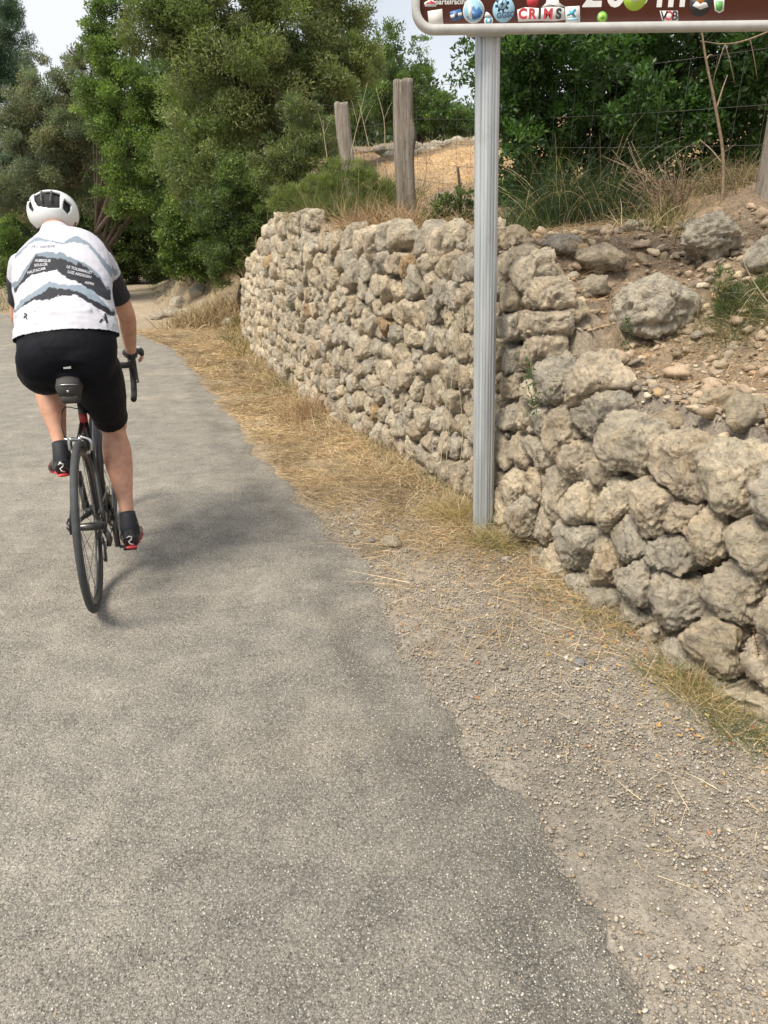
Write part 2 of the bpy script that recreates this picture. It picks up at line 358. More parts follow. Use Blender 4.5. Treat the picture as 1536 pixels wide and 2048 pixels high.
# road: a sheet a few mm above the ground, edge broken up by noise, crumbling into gravel
def road():
    global ROADCOL
    nu, nv = 900, 90
    tl = np.linspace(0, 1, nu); LI = np.stack([np.interp(tl, np.linspace(0, 1, len(LEC)), LEC[:, i]) for i in (0, 1)], -1)
    RI = np.stack([np.interp(tl, np.linspace(0, 1, len(REC)), REC[:, i]) for i in (0, 1)], -1)
    T = nrm(np.gradient(RI, axis=0)); n = fbm(np.concatenate([RI, RI[:, :1]*0], 1), 5, 2.6)*.085+fbm(np.concatenate([RI, RI[:, :1]*0+3], 1), 3, 16)*.014
    RI = RI+np.stack([T[:, 1], -T[:, 0]], 1)*n[:, None]
    V = []; 
    for j in range(nv+1):
        t = (j/nv); V.append(LI*(1-t)+RI*t)
    V = np.stack(V, 1).reshape(-1, 2); hz = height(V[:, 0], V[:, 1])+.004
    e = np.zeros((nu, nv+1)); e[:, -1] = -.012; hz = hz+.010+e.ravel()
    ii = np.arange(nu-1)[:, None]*(nv+1)+np.arange(nv)[None]
    F = np.stack([ii, ii+nv+1, ii+nv+2, ii+1], -1).reshape(-1, 4)[:, ::-1]
    dd = -re_dist(V[:, 0], V[:, 1]); q = np.concatenate([V, hz[:, None]*0], 1); nn = fbm(q, 4, 1.1); n3 = fbm(q+7, 4, 3.)
    band = np.exp(-((np.abs(dd)-.16-.05*nn)/.10)**2)*sst(-.5, .35, n3+.25)*.30*(1-sst(5, 9, V[:, 1]))
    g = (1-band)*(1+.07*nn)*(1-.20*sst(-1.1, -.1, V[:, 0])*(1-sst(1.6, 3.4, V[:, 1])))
    lt = sst(.35, .7, fbm(q*np.array([1, 1.6, 1])+21, 3, 1.4))*.14; cc = g[:, None]*C3(1, 1, 1)*(1+lt[:, None]*C3(1.1, .95, .75)); cc = cc*C3(1., 1., 1.)
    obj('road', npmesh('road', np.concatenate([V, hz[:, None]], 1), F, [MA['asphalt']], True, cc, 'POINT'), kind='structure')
road()
# ------------------------------------------------------------------ stones
def clip_poly(poly, n, d):
    out = []; k = len(poly)
    for i in range(k):
        a, b = poly[i], poly[(i+1) % k]; da, db = a@n-d, b@n-d
        if da <= 0: out.append(a)
        if da*db < 0: out.append(a+(b-a)*(da/(da-db)))
    return out
def cells(seeds, vmin):
    res = []
    for i, s in enumerate(seeds):
        d = np.linalg.norm(seeds-s, axis=1); nb = np.argsort(d)[1:18]
        poly = [s+np.array(q) for q in ((-.3, -.25), (.3, -.25), (.3, .25), (-.3, .25))]
        for j in nb:
            n = seeds[j]-s; poly = clip_poly(poly, n, ((seeds[j]+s)/2)@n)
            if len(poly) < 3: break
        poly = clip_poly(poly, np.array([0, -1.]), -vmin)
        res.append(np.array(poly))
    return res
def stone_pts(poly, depth, lvl, seed, rough=1., shrink=.985):
    """unit sphere blown out to fill the polygon: returns (a along, b out, c up), faces"""
    V, F = ico(lvl); c = poly.mean(0); Q = poly-c
    th = np.linspace(-math.pi, math.pi, 73); rad = np.full(73, 9.)
    for i in range(len(Q)):
        a, b = Q[i], Q[(i+1) % len(Q)]; e = b-a; n = np.array([e[1], -e[0]]); L = np.linalg.norm(n)
        if L < 1e-6: continue
        n /= L; d = a@n
        if d < 0: n, d = -n, -d
        cs = np.cos(th)*n[0]+np.sin(th)*n[1]; rad = np.where(cs > 1e-3, np.minimum(rad, d/np.maximum(cs, 1e-3)), rad)
    r0 = rad[:-1]; sm = sum(np.roll(r0, k) for k in (-3, -2, -1, 0, 1, 2, 3))/7; sm = np.append(sm, sm[0])
    rs = np.random.default_rng(seed+999); fac = np.ones(len(V))
    for _ in range(11):
        nn = nrm(rs.normal(size=3)*np.array([1, .8, 1])); nn[1] = abs(nn[1]); fac = np.minimum(fac, rs.uniform(.64, .96)/np.maximum(V@nn, .05))
    phi = np.arctan2(V[:, 2], V[:, 0]); rho = np.sqrt(V[:, 0]**2+V[:, 2]**2)
    Rp = np.interp(phi, th, sm)*shrink; ip = Rp*rho**.52; sc = sm.mean()
    P = np.stack([np.cos(phi)*ip, depth*np.sign(V[:, 1])*np.abs(V[:, 1])**.66, np.sin(phi)*ip], -1)*(.12+.88*fac)[:, None]
    q = P/.055+seed*7.7
    d1 = fbm(q*.42, 3)*.014; d2 = (np.abs(fbm(q*1.0+31, 4))-.3)*-.017; d3 = fbm(q*3.8+11, 4)*.0105 if lvl > 3 else 0
    pit = -np.clip(perlin(q*1.9+57)-.36, 0, 1)*.035
    disp = (d1+d2+d3+pit)*min(1, sc/.07)*rough
    P = P+nrm(P*np.array([1, .8, 1]))*disp[:, None]
    return P, F, c
STC = [C3(.53, .465, .375), C3(.50, .45, .37), C3(.47, .435, .375), C3(.55, .48, .375), C3(.45, .42, .365), C3(.58, .52, .42), C3(.49, .425, .34)]
def build_wall():
    r = np.random.default_rng(11); u0, u1 = 0.5, float(WU[np.argmin(abs(WC[:, 1]-15.2))])
    seeds = []; v = -.02; row = 0
    while v < 2.15:
        u = u0+r.random()*.1
        while u < u1:
            yv = np.interp(u, WU, WC[:, 1]); big = 1.18 if yv < 3.2 else (1.25 if v > 1.2 else .88)
            seeds.append((u, (v+r.uniform(-.045, .045))*(1+.16*(1-sst(2.9, 3.5, yv))))); u += r.choice([.10, .15, .19, .25], p=[.2, .3, .3, .2])*big*r.uniform(.9, 1.15)
        v += r.uniform(.115, .16); row += 1
    seeds = np.array(seeds); cl = cells(seeds, -.10)
    root = empty('dry_stone_wall', (0.47, 3.66, 0), 'long dry stone retaining wall of rough grey limestone along the verge', 'wall')
    lst = []
    for i, (s, poly) in enumerate(zip(seeds, cl)):
        if len(poly) < 3: continue
        p, t, n = wall_at(s[0]); top = np.interp(p[1], TOPY, TOPZ)+.045*perlin(np.array([[s[0]*2.5, 0, 0]]))[0]
        if s[1] > top-.055: continue
        if s[1] > np.interp(p[1], CUTY, CUTZ)+.05*math.sin(i): continue
        dist = math.hypot(*p); lst.append((dist, i, s, poly, p, t, n))
    lst.sort(key=lambda q: q[0] if q[4][1] > 1.2 else 99)          # stones that show largest first
    rest = []; C = np.array([0.47, 3.66, 0])
    for k, (dist, i, s, poly, p, t, n) in enumerate(lst):
        lvl = 5 if 1.2 < p[1] < 3.3 else (4 if 1.0 < p[1] < 7.5 else 3)
        area = .5*abs(sum(poly[a][0]*poly[(a+1) % len(poly)][1]-poly[(a+1) % len(poly)][0]*poly[a][1] for a in range(len(poly))))
        dep = min(.13, .045+.36*math.sqrt(area))*r.uniform(.85, 1.1)
        P, F, c = stone_pts(poly, dep, lvl, i, 1., r.uniform(1.02, 1.10))
        a = r.uniform(-.16, .16); P = P@np.array([[math.cos(a), math.sin(a), 0], [-math.sin(a), math.cos(a), 0], [0, 0, 1]])
        pc, tc_, nc = wall_at(c[0]); off = r.uniform(-.06, -.015)-c[1]*.09
        Wp = np.stack([pc[0]+P[:, 0]*tc_[0]+(P[:, 1]+off)*nc[0], pc[1]+P[:, 0]*tc_[1]+(P[:, 1]+off)*nc[1], c[1]+P[:, 2]], -1)
        Wp = Wp-C; cc = STC[r.integers(len(STC))]*r.uniform(1.0, 1.25)*C3(1.02, 1, .97)
        if r.random() < .02: cc = C3(.47, .34, .20)
        F = F[:, ::-1]                                             # frame (t, n, z) is left-handed
        keep = (P[F].mean(1)[:, 1] > -.6*dep); F = F[keep]
        if k < 100:
            o = obj('wall_stone', npmesh('wall_stone', Wp, F, [MA['stone']], True, np.repeat(cc[None], len(Wp), 0), 'POINT'), root)
        else: rest.append((Wp, F, np.repeat(cc[None], len(Wp), 0)))
    for k in range(420):                                            # chips wedged in the joints
        s = seeds[r.integers(len(seeds))]; j = cl[int(np.argmin(np.linalg.norm(seeds-s, axis=1)))]
        if len(j) < 3: continue
        c = j[r.integers(len(j))]; p, t, n = wall_at(c[0])
        if not (0 < c[1] < min(np.interp(p[1], TOPY, TOPZ), np.interp(p[1], CUTY, CUTZ))-.06) or p[1] < 1.: continue
        V0, F0 = ico(3 if p[1] < 5 else 2); h_ = r.uniform(.014, .032)*np.array([1.2, 1, .8]); P = V0.copy()
        for _ in range(8):
            nn = nrm(r.normal(size=3)); P = P-np.clip(P@nn-r.uniform(.5, .9), 0, None)[:, None]*nn
        P = P*h_; P = P+nrm(P)*(fbm(P/.02+k, 3)*.004)[:, None]; off = r.uniform(-.02, .03)-c[1]*.09
        rest.append((np.stack([p[0]+P[:, 0]*t[0]+(P[:, 1]+off)*n[0], p[1]+P[:, 0]*t[1]+(P[:, 1]+off)*n[1], c[1]+P[:, 2]], -1)-C, F0[:, ::-1], np.repeat((STC[r.integers(7)]*r.uniform(.8, 1.15))[None], len(P), 0)))
    nb = 0; Vs, Fs, Cs = [], [], []
    for a, b, c in rest: Vs.append(a); Fs.append(b+nb); Cs.append(c); nb += len(a)
    obj('wall_stonework', npmesh('wall_stonework', np.concatenate(Vs), np.concatenate(Fs), [MA['stone']], True, np.concatenate(Cs), 'POINT'), root, kind='stuff')
    # earth packed behind the face
    us = np.linspace(u0, u1-.3, 300); V = []
    for u in us:
        p, t, n = wall_at(u); top = max(.02, min(np.interp(p[1], TOPY, TOPZ), np.interp(p[1], CUTY, CUTZ))-.20)
        for z in np.linspace(-.1, top, 8): V.append((*(p-n*(.075+.09*z)), z))
        V.append((*(p-n*(.2+.09*top)), top-.03))
    V = np.array(V)-C; ii = np.arange(299)[:, None]*9+np.arange(8)[None]; F = np.stack([ii, ii+9, ii+10, ii+1], -1).reshape(-1, 4)
    obj('earth_core', npmesh('earth_core', V, F, [mat('packed_earth', f_vary((.05, .038, .026), (.12, .09, .06), 40, .95))], True), root)
    print('wall stones', len(lst))
build_wall()
def rock_mesh(name, hx, hy, hz, lvl, seed, cc, flat=.0):
    V, F = ico(lvl); r = np.random.default_rng(seed); P = V.copy()
    for _ in range(9):                                              # knock flats off the ball
        n = nrm(r.normal(size=3)); d = r.uniform(.62, .9); q = P@n; P = P-np.clip(q-d, 0, None)[:, None]*n*.85
    P = P*np.array([hx, hy, hz]); q = P/.06+seed*3.1; m = min(1, min(hx, hy, hz)/.1)
    P = P+nrm(P)*((fbm(q*.4, 3)*.03+(np.abs(fbm(q*1.0+3, 4))-.3)*-.035+fbm(q*3+9, 3)*.011-np.clip(perlin(q*1.7)-.3, 0, 1)*.055)*m)[:, None]
    return npmesh(name, P, F, [MA['stone']], True, np.repeat(np.asarray(cc)[None], len(P), 0), 'POINT')
def rock(name, px, py, Yd, h, label, cat='boulder', lvl=4, seed=0, cc=(.38, .34, .27), rz=0, group=None, sink=.25):
    p = pt(px, py, Yd); z = gh(p[0], p[1])
    o = obj(name, rock_mesh(name, *h, lvl, seed, cc), label=label, category=cat)
    o.location = (p[0], p[1], z+h[2]*(1-sink)); o.rotation_euler = (0, 0, rz)
    if group: o['group'] = group
    return o
rock('boulder', 1310, 600, 3.3, (.17, .15, .155), 'large pitted pale boulder on the slumped earth bank above the low wall', lvl=5, seed=3, cc=(.54, .49, .41))
rock('boulder', 1412, 520, 3.62, (.17, .13, .11), 'broad grey boulder on the bank just behind the large pale boulder', lvl=5, seed=5, cc=(.50, .455, .38), rz=.4)
rock('boulder', 1200, 525, 3.65, (.13, .10, .07), 'brown half-buried rock left of the large pale boulder', lvl=4, seed=8, cc=(.46, .39, .30))
rock('boulder', 1125, 510, 3.75, (.10, .08, .06), 'grey half-buried rock on top of the wall right of the sign post', lvl=4, seed=9, cc=(.42, .38, .32))
rock('boulder', 1535, 545, 3.3, (.10, .09, .08), 'small rock at the right edge beneath the leaning fence post', lvl=4, seed=19, cc=(.46, .42, .35))
rock('cobble', 1165, 492, 3.7, (.038, .028, .024), 'small ochre cobble lying on top of the half-buried grey rock', 'stone', lvl=4, seed=12, cc=(.55, .41, .25), sink=-2.2)
for k, (px, py, s, c, l) in enumerate([(783, 1092, .045, (.50, .43, .33), 'rounded beige cobble at the road edge, largest of the loose verge stones'), (716, 1068, .022, (.52, .5, .46), 'small pale stone at the road edge left of the beige cobble'),
        (745, 1085, .02, (.32, .31, .30), 'small dark grey stone beside the beige cobble at the road edge'), (1015, 1127, .022, (.56, .5, .47), 'pinkish white stone in the straw right of the sign post foot'),
        (1005, 1337, .02, (.52, .44, .34), 'lone tan pebble on the gravel shoulder'), (1157, 1325, .022, (.38, .4, .42), 'bluish grey stone on the gravel below the wall'), (400, 642, .12, (.4, .4, .38), 'grey stone on the verge beside the far end of the wall')]):
    p = gp(px, py); o = obj('stone', rock_mesh('stone', s*1.1, s, s*.7, 3, 40+k, c), label=l, category='stone'); o.location = (p[0], p[1], gh(p[0], p[1])+s*.4); o.rotation_euler.z = k
FR = [(392, 590, 14.9, .2), (355, 575, 16.4, .2), (345, 600, 15.8, .22), (372, 612, 15.3, .2), (330, 615, 15.9, .15), (425, 610, 14.3, .2), (408, 570, 15.4, .18), (445, 600, 14.4, .2), (455, 630, 13.6, .15), (312, 625, 15.6, .12), (465, 575, 14.8, .2), (390, 550, 16.2, .2)]
words = ['topmost', 'pale', 'broad', 'squat', 'low', 'grey', 'narrow', 'tan', 'small round', 'smallest', 'half-hidden', 'highest left']
for k, (px, py, Yd, s) in enumerate(FR):
    p = pt(px, py, Yd); o = obj('rubble_stone', rock_mesh('rubble_stone', s*1.1, s, s*.75, 3, 60+k, STC[k % 7]*.95), label='fallen limestone block in the loose heap between the wall end and the dirt path', category='stone', group='rubble stones beyond the end of the wall')
    o.location = (p[0], p[1], gh(p[0], p[1])+s*.4); o.rotation_euler.z = k*1.3
r = np.random.default_rng(71)
for k, (px, py, Yd, s) in enumerate([(1070, 650, 3.22, .10), (1135, 660, 3.1, .055), (1080, 600, 3.35, .085), (1150, 600, 3.3, .06), (1190, 640, 3.0, .05), (1230, 700, 2.75, .06), (1350, 700, 2.6, .075), (1440, 690, 2.6, .07), (1500, 740, 2.35, .08), (1190, 555, 3.5, .07), (1100, 545, 3.5, .07), (1500, 800, 2.1, .06), (1150, 700, 2.9, .05), (1400, 760, 2.3, .055), (1280, 740, 2.55, .045), (1050, 520, 3.7, .07), (1260, 480, 4.1, .05), (1030, 490, 3.9, .08)]):
    p = pt(px, py, Yd); me = rock_mesh('rock', s*1.2, s, s*.8, 4, 300+k, STC[k % 7]*C3(.95, .9, .82)); o = obj('rock', me, label='rough tan rock half buried in the slumped earth bank above the low wall', category='rock', group='half-buried rocks in the slumped bank')
    o.location = (p[0], p[1], gh(p[0], p[1])+s*.15); o.rotation_euler = (r.normal()*.4, r.normal()*.4, k*1.7)
# ------------------------------------------------------------------ scatter: gravel, rubble, straw, leaves
def scatter_rocks(name, P, sizes, cols, lvl=1, seed=1):
    V0, F0 = ico(lvl); r = np.random.default_rng(seed); n = len(P); k = len(V0)
    sh = r.uniform(.6, 1.15, (n, 1, 3))*np.array([1, 1, .65]); rad = 1+.2*r.normal(size=(n, k, 1)).clip(-1.5, 1.5)*(.75 if lvl > 1 else .8)
    a = r.uniform(0, 6.28, n); tl = r.uniform(-.5, .5, n); ca, sa = np.cos(a), np.sin(a)
    Rz = np.zeros((n, 3, 3)); Rz[:, 0, 0] = ca; Rz[:, 0, 1] = -sa; Rz[:, 1, 0] = sa; Rz[:, 1, 1] = ca; Rz[:, 2, 2] = 1
    Rx = np.zeros((n, 3, 3)); Rx[:, 0, 0] = 1; Rx[:, 1, 1] = np.cos(tl); Rx[:, 1, 2] = -np.sin(tl); Rx[:, 2, 1] = np.sin(tl); Rx[:, 2, 2] = np.cos(tl)
    pl_ = nrm(r.normal(size=(n, 10, 3))); dd_ = r.uniform(.38, .85, (n, 10)); qq_ = np.einsum('kc,npc->nkp', V0, pl_); fc_ = np.minimum(1, (dd_[:, None]/np.maximum(qq_, .05)).min(-1))[..., None]
    V = (V0[None]*fc_*rad*sh*sizes[:, None, None])@np.transpose(Rz@Rx, (0, 2, 1))+P[:, None]
    F = F0[None]+np.arange(n)[:, None, None]*k
    return npmesh(name, V.reshape(-1, 3), F.reshape(-1, 3), [MA['stonelet']], False, np.repeat(cols, k, 0), 'POINT')
MA['stonelet'] = mat('stone_chips', f_attr(.92, 150, .7, 1.25))
def pebble_cols(n, r, base=None):
    c = np.array([(.40, .35, .28), (.30, .27, .23), (.50, .44, .35), (.24, .22, .20), (.38, .28, .18), (.56, .52, .45)])[r.choice(6, n, p=[.28, .24, .16, .17, .09, .06])]; return c*r.uniform(.75, 1.15, (n, 1))
r = np.random.default_rng(21)
# shoulder between asphalt edge and wall foot
n = 95000; Yp = .75+3.4*r.random(n)**1.4; rx = np.interp(Yp, RE[:, 1], RE[:, 0]); wx = np.interp(Yp, WB[:, 1], WB[:, 0])
t = r.random(n)**.9; Xp = rx-.12+(wx-rx+.16)*t+r.normal(size=n)*.03; dens = fbm(np.stack([Xp, Yp, 0*Xp], -1), 3, 3)
k_ = (r.random(n) < .35+.8*sst(-.6, .3, dens)) & (r.random(n) < .35+t*3); Xp, Yp = Xp[k_], Yp[k_]; sz = .0019+.0052*r.random(len(Xp))**3+.009*(r.random(len(Xp)) < .02)*r.random(len(Xp))
Pz = height(Xp, Yp)+sz*.3+.004
gcol = pebble_cols(len(Xp), r)
n = 6000; Yq = .8+5*r.random(n)**1.5; Xq = np.interp(Yq, RE[:, 1], RE[:, 0])-r.exponential(.26, n); sq = .0016+.003*r.random(n)**2; 
Xp = np.append(Xp, Xq); Yp = np.append(Yp, Yq); Pz = np.append(Pz, height(Xq, Yq)+sq*.4+.014); sz = np.append(sz, sq); gcol = np.concatenate([gcol, pebble_cols(n, r)])
# stone chips bedded in the worn asphalt
n = 110000; Yc = .62+3.6*r.random(n)**1.7; Xc = r.uniform(-.62, .5, n)*(Yc+.5); kp = (Xc < np.interp(Yc, RE[:, 1], RE[:, 0])-.01) & (Xc > -2.5); Xc, Yc = Xc[kp], Yc[kp]; n = len(Xc)
sc_ = r.uniform(.0014, .0036, n); cc_ = np.array([(.42, .40, .36), (.30, .285, .26), (.20, .19, .175), (.58, .55, .50), (.10, .097, .092)])[r.choice(5, n, p=[.30, .26, .16, .14, .14])]*r.uniform(.8, 1.15, (n, 1))
obj('asphalt_chips', scatter_rocks('asphalt_chips', np.stack([Xc, Yc, height(Xc, Yc)+.0141+sc_*.15], -1), sc_, cc_, 1, 8), kind='stuff')
obj('gravel', scatter_rocks('gravel', np.stack([Xp, Yp, Pz], -1), sz, gcol, 1, 2), kind='stuff')
# slumped bank rubble
n = 13000; Yp = r.uniform(1.2, 4.2, n); wx = np.interp(Yp, WB[:, 1], WB[:, 0]); sd_ = .06+1.6*r.random(n)**1.25; Xp = wx+sd_*1.05
sz = .003+.04*r.random(n)**9+.010*r.random(n)**3; Pz = height(Xp, Yp)+sz*.25
big = r.random(n) < .008; sz = np.where(big, r.uniform(.03, .07, n), sz); Pz = height(Xp, Yp)+sz*.15
rc = pebble_cols(n, r); rc = rc*np.array([1.05, .97, .84]); cl_ = r.random(n) < .5; rc[cl_] = np.array([.34, .26, .18])*r.uniform(.7, 1.3, (cl_.sum(), 1))
obj('rubble', scatter_rocks('rubble', np.stack([Xp, Yp, Pz], -1), sz*1.0, rc, 2, 3), kind='stuff')
def blades(P, D, L, W_, droop, cols, seg=3, r=None, curl=0.):
    """curved ribbons: base P, direction D, length L, width W_, droop"""
    n = len(P); D = nrm(D); side = nrm(np.cross(D, r.normal(size=(n, 3)))); t = np.linspace(0, 1, seg+1)
    cv = nrm(np.cross(D, side)+side*r.normal(size=(n, 1)))*curl
    C = P[:, None]+D[:, None]*(L[:, None]*t)[..., None]+cv[:, None]*(L[:, None]*t**2)[..., None]; C[:, :, 2] -= droop[:, None]*(t**2)*L[:, None]
    w = (W_[:, None]*(1-.75*t))[..., None]*.5; A = C-side[:, None]*w; B = C+side[:, None]*w
    V = np.stack([A, B], 2).reshape(n, -1, 3); q = np.array([(2*i, 2*i+1, 2*i+3, 2*i+2) for i in range(seg)])
    F = (q[None]+np.arange(n)[:, None, None]*(2*(seg+1))).reshape(-1, 4)
    return V.reshape(-1, 3), F, np.repeat(cols, seg, 0)
def strawcols(n, r, green=.0):
    c = np.array([(.62, .475, .28), (.50, .37, .20), (.74, .61, .40), (.34, .235, .13), (.43, .34, .19)])[r.choice(5, n, p=[.32, .28, .16, .14, .10])]*r.uniform(.75, 1.15, (n, 1))
    g = r.random(n) < green; c[g] = np.array([.17, .19, .07])*r.uniform(.7, 1.3, (g.sum(), 1)); return c
def merge(parts):
    V, F, Cc, nb = [], [], [], 0
    for a, b, c in parts: V.append(a); F.append(b+nb); Cc.append(c); nb += len(a)
    return np.concatenate(V), np.concatenate(F), np.concatenate(Cc)
# mown straw on the verge
n = 62000; Yp = 2.2+11.3*r.random(n)**1.75
rx = np.interp(Yp, RE[:, 1], RE[:, 0]); wx = np.interp(Yp, WB[:, 1], WB[:, 0]); t = r.random(n); Xp = rx+.04+(wx-rx+.02)*t
dn = fbm(np.stack([Xp, Yp, 0*Xp], -1), 3, 2.5); kp = (r.random(n) < .25+sst(-.45, .25, dn)) & (r.random(n) < .06+1.1*sst(2.3, 4.1, Yp+.45*dn+.7*(t-.5))); Xp, Yp = Xp[kp], Yp[kp]; n = len(Xp)
D = np.stack([r.normal(size=n), r.normal(size=n), r.exponential(.14, n)], -1); L = r.uniform(.02, .13, n)*np.where(r.random(n) < .05, 2.2, 1)
P = np.stack([Xp, Yp, height(Xp, Yp)+.004+r.exponential(.012, n)], -1); wd = r.uniform(.0012, .003, n)*np.clip(Yp/4, 1, 2.2)
p1 = blades(P, D, L, wd, np.full(n, .04), strawcols(n, r, .05)*(.84+.42*fbm(np.stack([Xp, Yp, 0*Xp+4], -1), 3, 1.6))[:, None].clip(.45, 1.15)*np.array([1, .95, .9]), 2, r, .12)
# scattered straw and twigs over the gravel shoulder and the bank
n = 4200; Yp = 1.0+2.8*r.random(n)**.7; rx = np.interp(Yp, RE[:, 1], RE[:, 0]); wx = np.interp(Yp, WB[:, 1], WB[:, 0]); Xp = rx-.02+(wx-rx+.08)*r.random(n)**.55
D = np.stack([r.normal(size=n), r.normal(size=n), r.exponential(.08, n)], -1); P = np.stack([Xp, Yp, height(Xp, Yp)+.006], -1)
p2 = blades(P, D, r.uniform(.012, .09, n)*np.where(r.random(n) < .08, 2.4, 1), r.uniform(.0008, .002, n), np.full(n, .03), strawcols(n, r, .06), 2, r, .15)
n = 12000; Yp = r.uniform(1.2, 5.5, n); wx = np.interp(Yp, WB[:, 1], WB[:, 0]); Xp = wx+.3+r.exponential(.8, n); D = np.stack([r.normal(size=n), r.normal(size=n), r.exponential(.2, n)], -1); P = np.stack([Xp, Yp, height(Xp, Yp)+.008], -1)
p3 = blades(P, D, r.uniform(.02, .14, n), r.uniform(.001, .0025, n), np.full(n, .05), strawcols(n, r, .04)*np.array([.85, .75, .7]), 2, r, .15)
V, F, Cc = merge([p1, p2, p3]); obj('straw', npmesh('straw', V, F, [MA['straw']], False, Cc), kind='stuff')
# fallen leaves: ochre and red-brown, small rhombs curled
n = 1700; Yp = 1.0+3.4*r.random(n); rx = np.interp(Yp, RE[:, 1], RE[:, 0]); wx = np.interp(Yp, WB[:, 1], WB[:, 0]); Xp = np.where(r.random(n) < .55, wx-.03-r.exponential(.16, n), wx+.2+r.random(n)*1.3)
Xp = np.maximum(Xp, rx-.25); D = np.stack([r.normal(size=n), r.normal(size=n), r.normal(size=n)*.25], -1)
lc = np.array([(.55, .33, .10), (.42, .15, .05), (.60, .45, .16), (.30, .17, .07)])[r.choice(4, n, p=[.35, .2, .25, .2])]*r.uniform(.8, 1.1, (n, 1))
def leafmesh(P, D, N, L, W_, cols, fold=.15):
    """two-quad folded leaves"""
    D = nrm(D); N = nrm(np.cross(np.cross(D, N), D)); Sd = np.cross(D, N); L = L[:, None]; W_ = W_[:, None]; f = fold*W_
    pts = [P, P+D*L*.38+Sd*W_*.5+N*f, P+D*L*.78+Sd*W_*.32+N*f*.8, P+D*L-N*L*.08, P+D*L*.78-Sd*W_*.32+N*f*.8, P+D*L*.38-Sd*W_*.5+N*f, P+D*L*.55]
    V = np.stack(pts, 1); n = len(P); F = np.array([(0, 1, 2, 6), (6, 2, 3, 3), (0, 6, 4, 5), (6, 3, 4, 4)])
    Fq = np.array([(0, 1, 2, 6), (0, 6, 4, 5)]); Ft = np.array([(6, 2, 3), (6, 3, 4)])
    o = np.arange(n)[:, None, None]*7
    return V.reshape(-1, 3), (Fq[None]+o).reshape(-1, 4), (Ft[None]+o).reshape(-1, 3), cols
V, Fa, Fb, _ = leafmesh(np.stack([Xp, Yp, height(Xp, Yp)+.010], -1), D, np.tile([0., 0, 1], (n, 1))+r.normal(size=(n, 3))*.3, r.uniform(.008, .024, n), r.uniform(.004, .009, n), lc)
obj('leaves', npmesh('leaves', V, [Fa, Fb], [MA['straw']], False, np.concatenate([np.repeat(lc, 2, 0)]*2)), kind='stuff')
# ------------------------------------------------------------------ trees, shrubs, grasses
def quads(P, D, N, L, W_, cols):
    D = nrm(D); Sd = nrm(np.cross(D, N)); L = L[:, None]; W_ = W_[:, None]
    V = np.stack([P, P+D*L*.45+Sd*W_*.5, P+D*L, P+D*L*.5-Sd*W_*.5], 1); n = len(P)
    return V.reshape(-1, 3), np.arange(4*n).reshape(-1, 4), cols
def crown(blobs, L, Wd, pal, dens, r, sub=.38, up=.25, spread=1., thin=None):
    if L > .07 and L < .2: L, Wd, dens = L*.8, Wd*.8, dens*1.6
    pal = pal*1.65
    """leaf clumps: blobs = (centre, radius, density factor); real leaves through the volume"""
    out = []
    for c, rad, df in blobs:
        k = max(14, int(30*df*max(1, rad)**.6)); dirs = nrm(r.normal(size=(k, 3))); rr = rad*r.uniform(.45, 1.05, k)[:, None]
        cc = c+dirs*rr*np.array([1, 1, .88]); nl = int(dens*math.pi*rad**2*df/k)
        tone = r.uniform(.62, 1.3, (k, 1)); pc = pal[r.integers(len(pal), size=k)]*tone
        sr = rad*sub*r.uniform(.6, 1.25, k)
        idx = np.repeat(np.arange(k), nl); n = len(idx)
        q = nrm(r.normal(size=(n, 3)))*(r.random((n, 1))**.45); q[:, 2] *= .75
        P = cc[idx]+q*sr[idx][:, None]
        out_ = nrm(P-c); D = out_*.55+r.normal(size=(n, 3))*.55*spread+np.array([0, 0, up])
        N = r.normal(size=(n, 3))+np.array([0, 0, .8])
        cl = pc[idx]*r.uniform(.75, 1.3, (n, 1)); y = r.random(n) < .05; cl[y] = cl[y]*np.array([1.7, 1.5, 1.])
        out.append(quads(P, D, N, L*r.uniform(.6, 1.3, n), Wd*r.uniform(.7, 1.3, n), cl))
    return merge(out)
def limbs(base, blobs, r0, r, twig=3, taper=.75, name='trunk', mt=None, lean=None):
    mb = MB(); cs = np.array([b[0] for b in blobs]); top = cs.mean(0); H = max(b[0][2] for b in blobs)-base[2]
    fork = base+(top-base)*np.array([.35, .35, .3]); fork[2] = base[2]+max(.35, .28*H)
    n1 = r.normal(size=3)*.06*H; mid = (base+fork)/2+n1*np.array([1, 1, 0])
    mb.tube(catmull3([base-np.array([0, 0, .15]), mid, fork], 5), np.linspace(r0*1.15, r0*.8, 11), 8)
    for c, rad, df in blobs:
        m = (fork+c)/2+r.normal(size=3)*.12*rad+np.array([0, 0, .1*rad]); ra = r0*.5*min(1.2, rad)
        mb.tube(catmull3([fork, m, c], 5), np.linspace(ra, ra*.25, 11), 6)
        for _ in range(twig):
            e = c+nrm(r.normal(size=3))*rad*.9; mb.tube(catmull3([m*.4+c*.6, (c+e)/2+r.normal(size=3)*.1*rad, e], 3), np.linspace(ra*.3, ra*.07, 7), 4, caps=False)
    return mb.mesh(name, [mt or MA['bark']])
def catmull3(P, n): return catmull(np.array(P), n)
def pal(*c): return np.array(c)
OLIVE = pal((.11, .132, .052), (.092, .12, .040), (.13, .148, .068), (.075, .10, .035))
BRIGHT = pal((.082, .125, .032), (.10, .14, .04), (.07, .105, .03))
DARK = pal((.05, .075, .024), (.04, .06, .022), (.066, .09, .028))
GREY = pal((.10, .12, .085), (.08, .095, .065), (.12, .13, .085), (.10, .095, .055))
PINE = pal((.05, .08, .055), (.06, .09, .065), (.04, .065, .045))
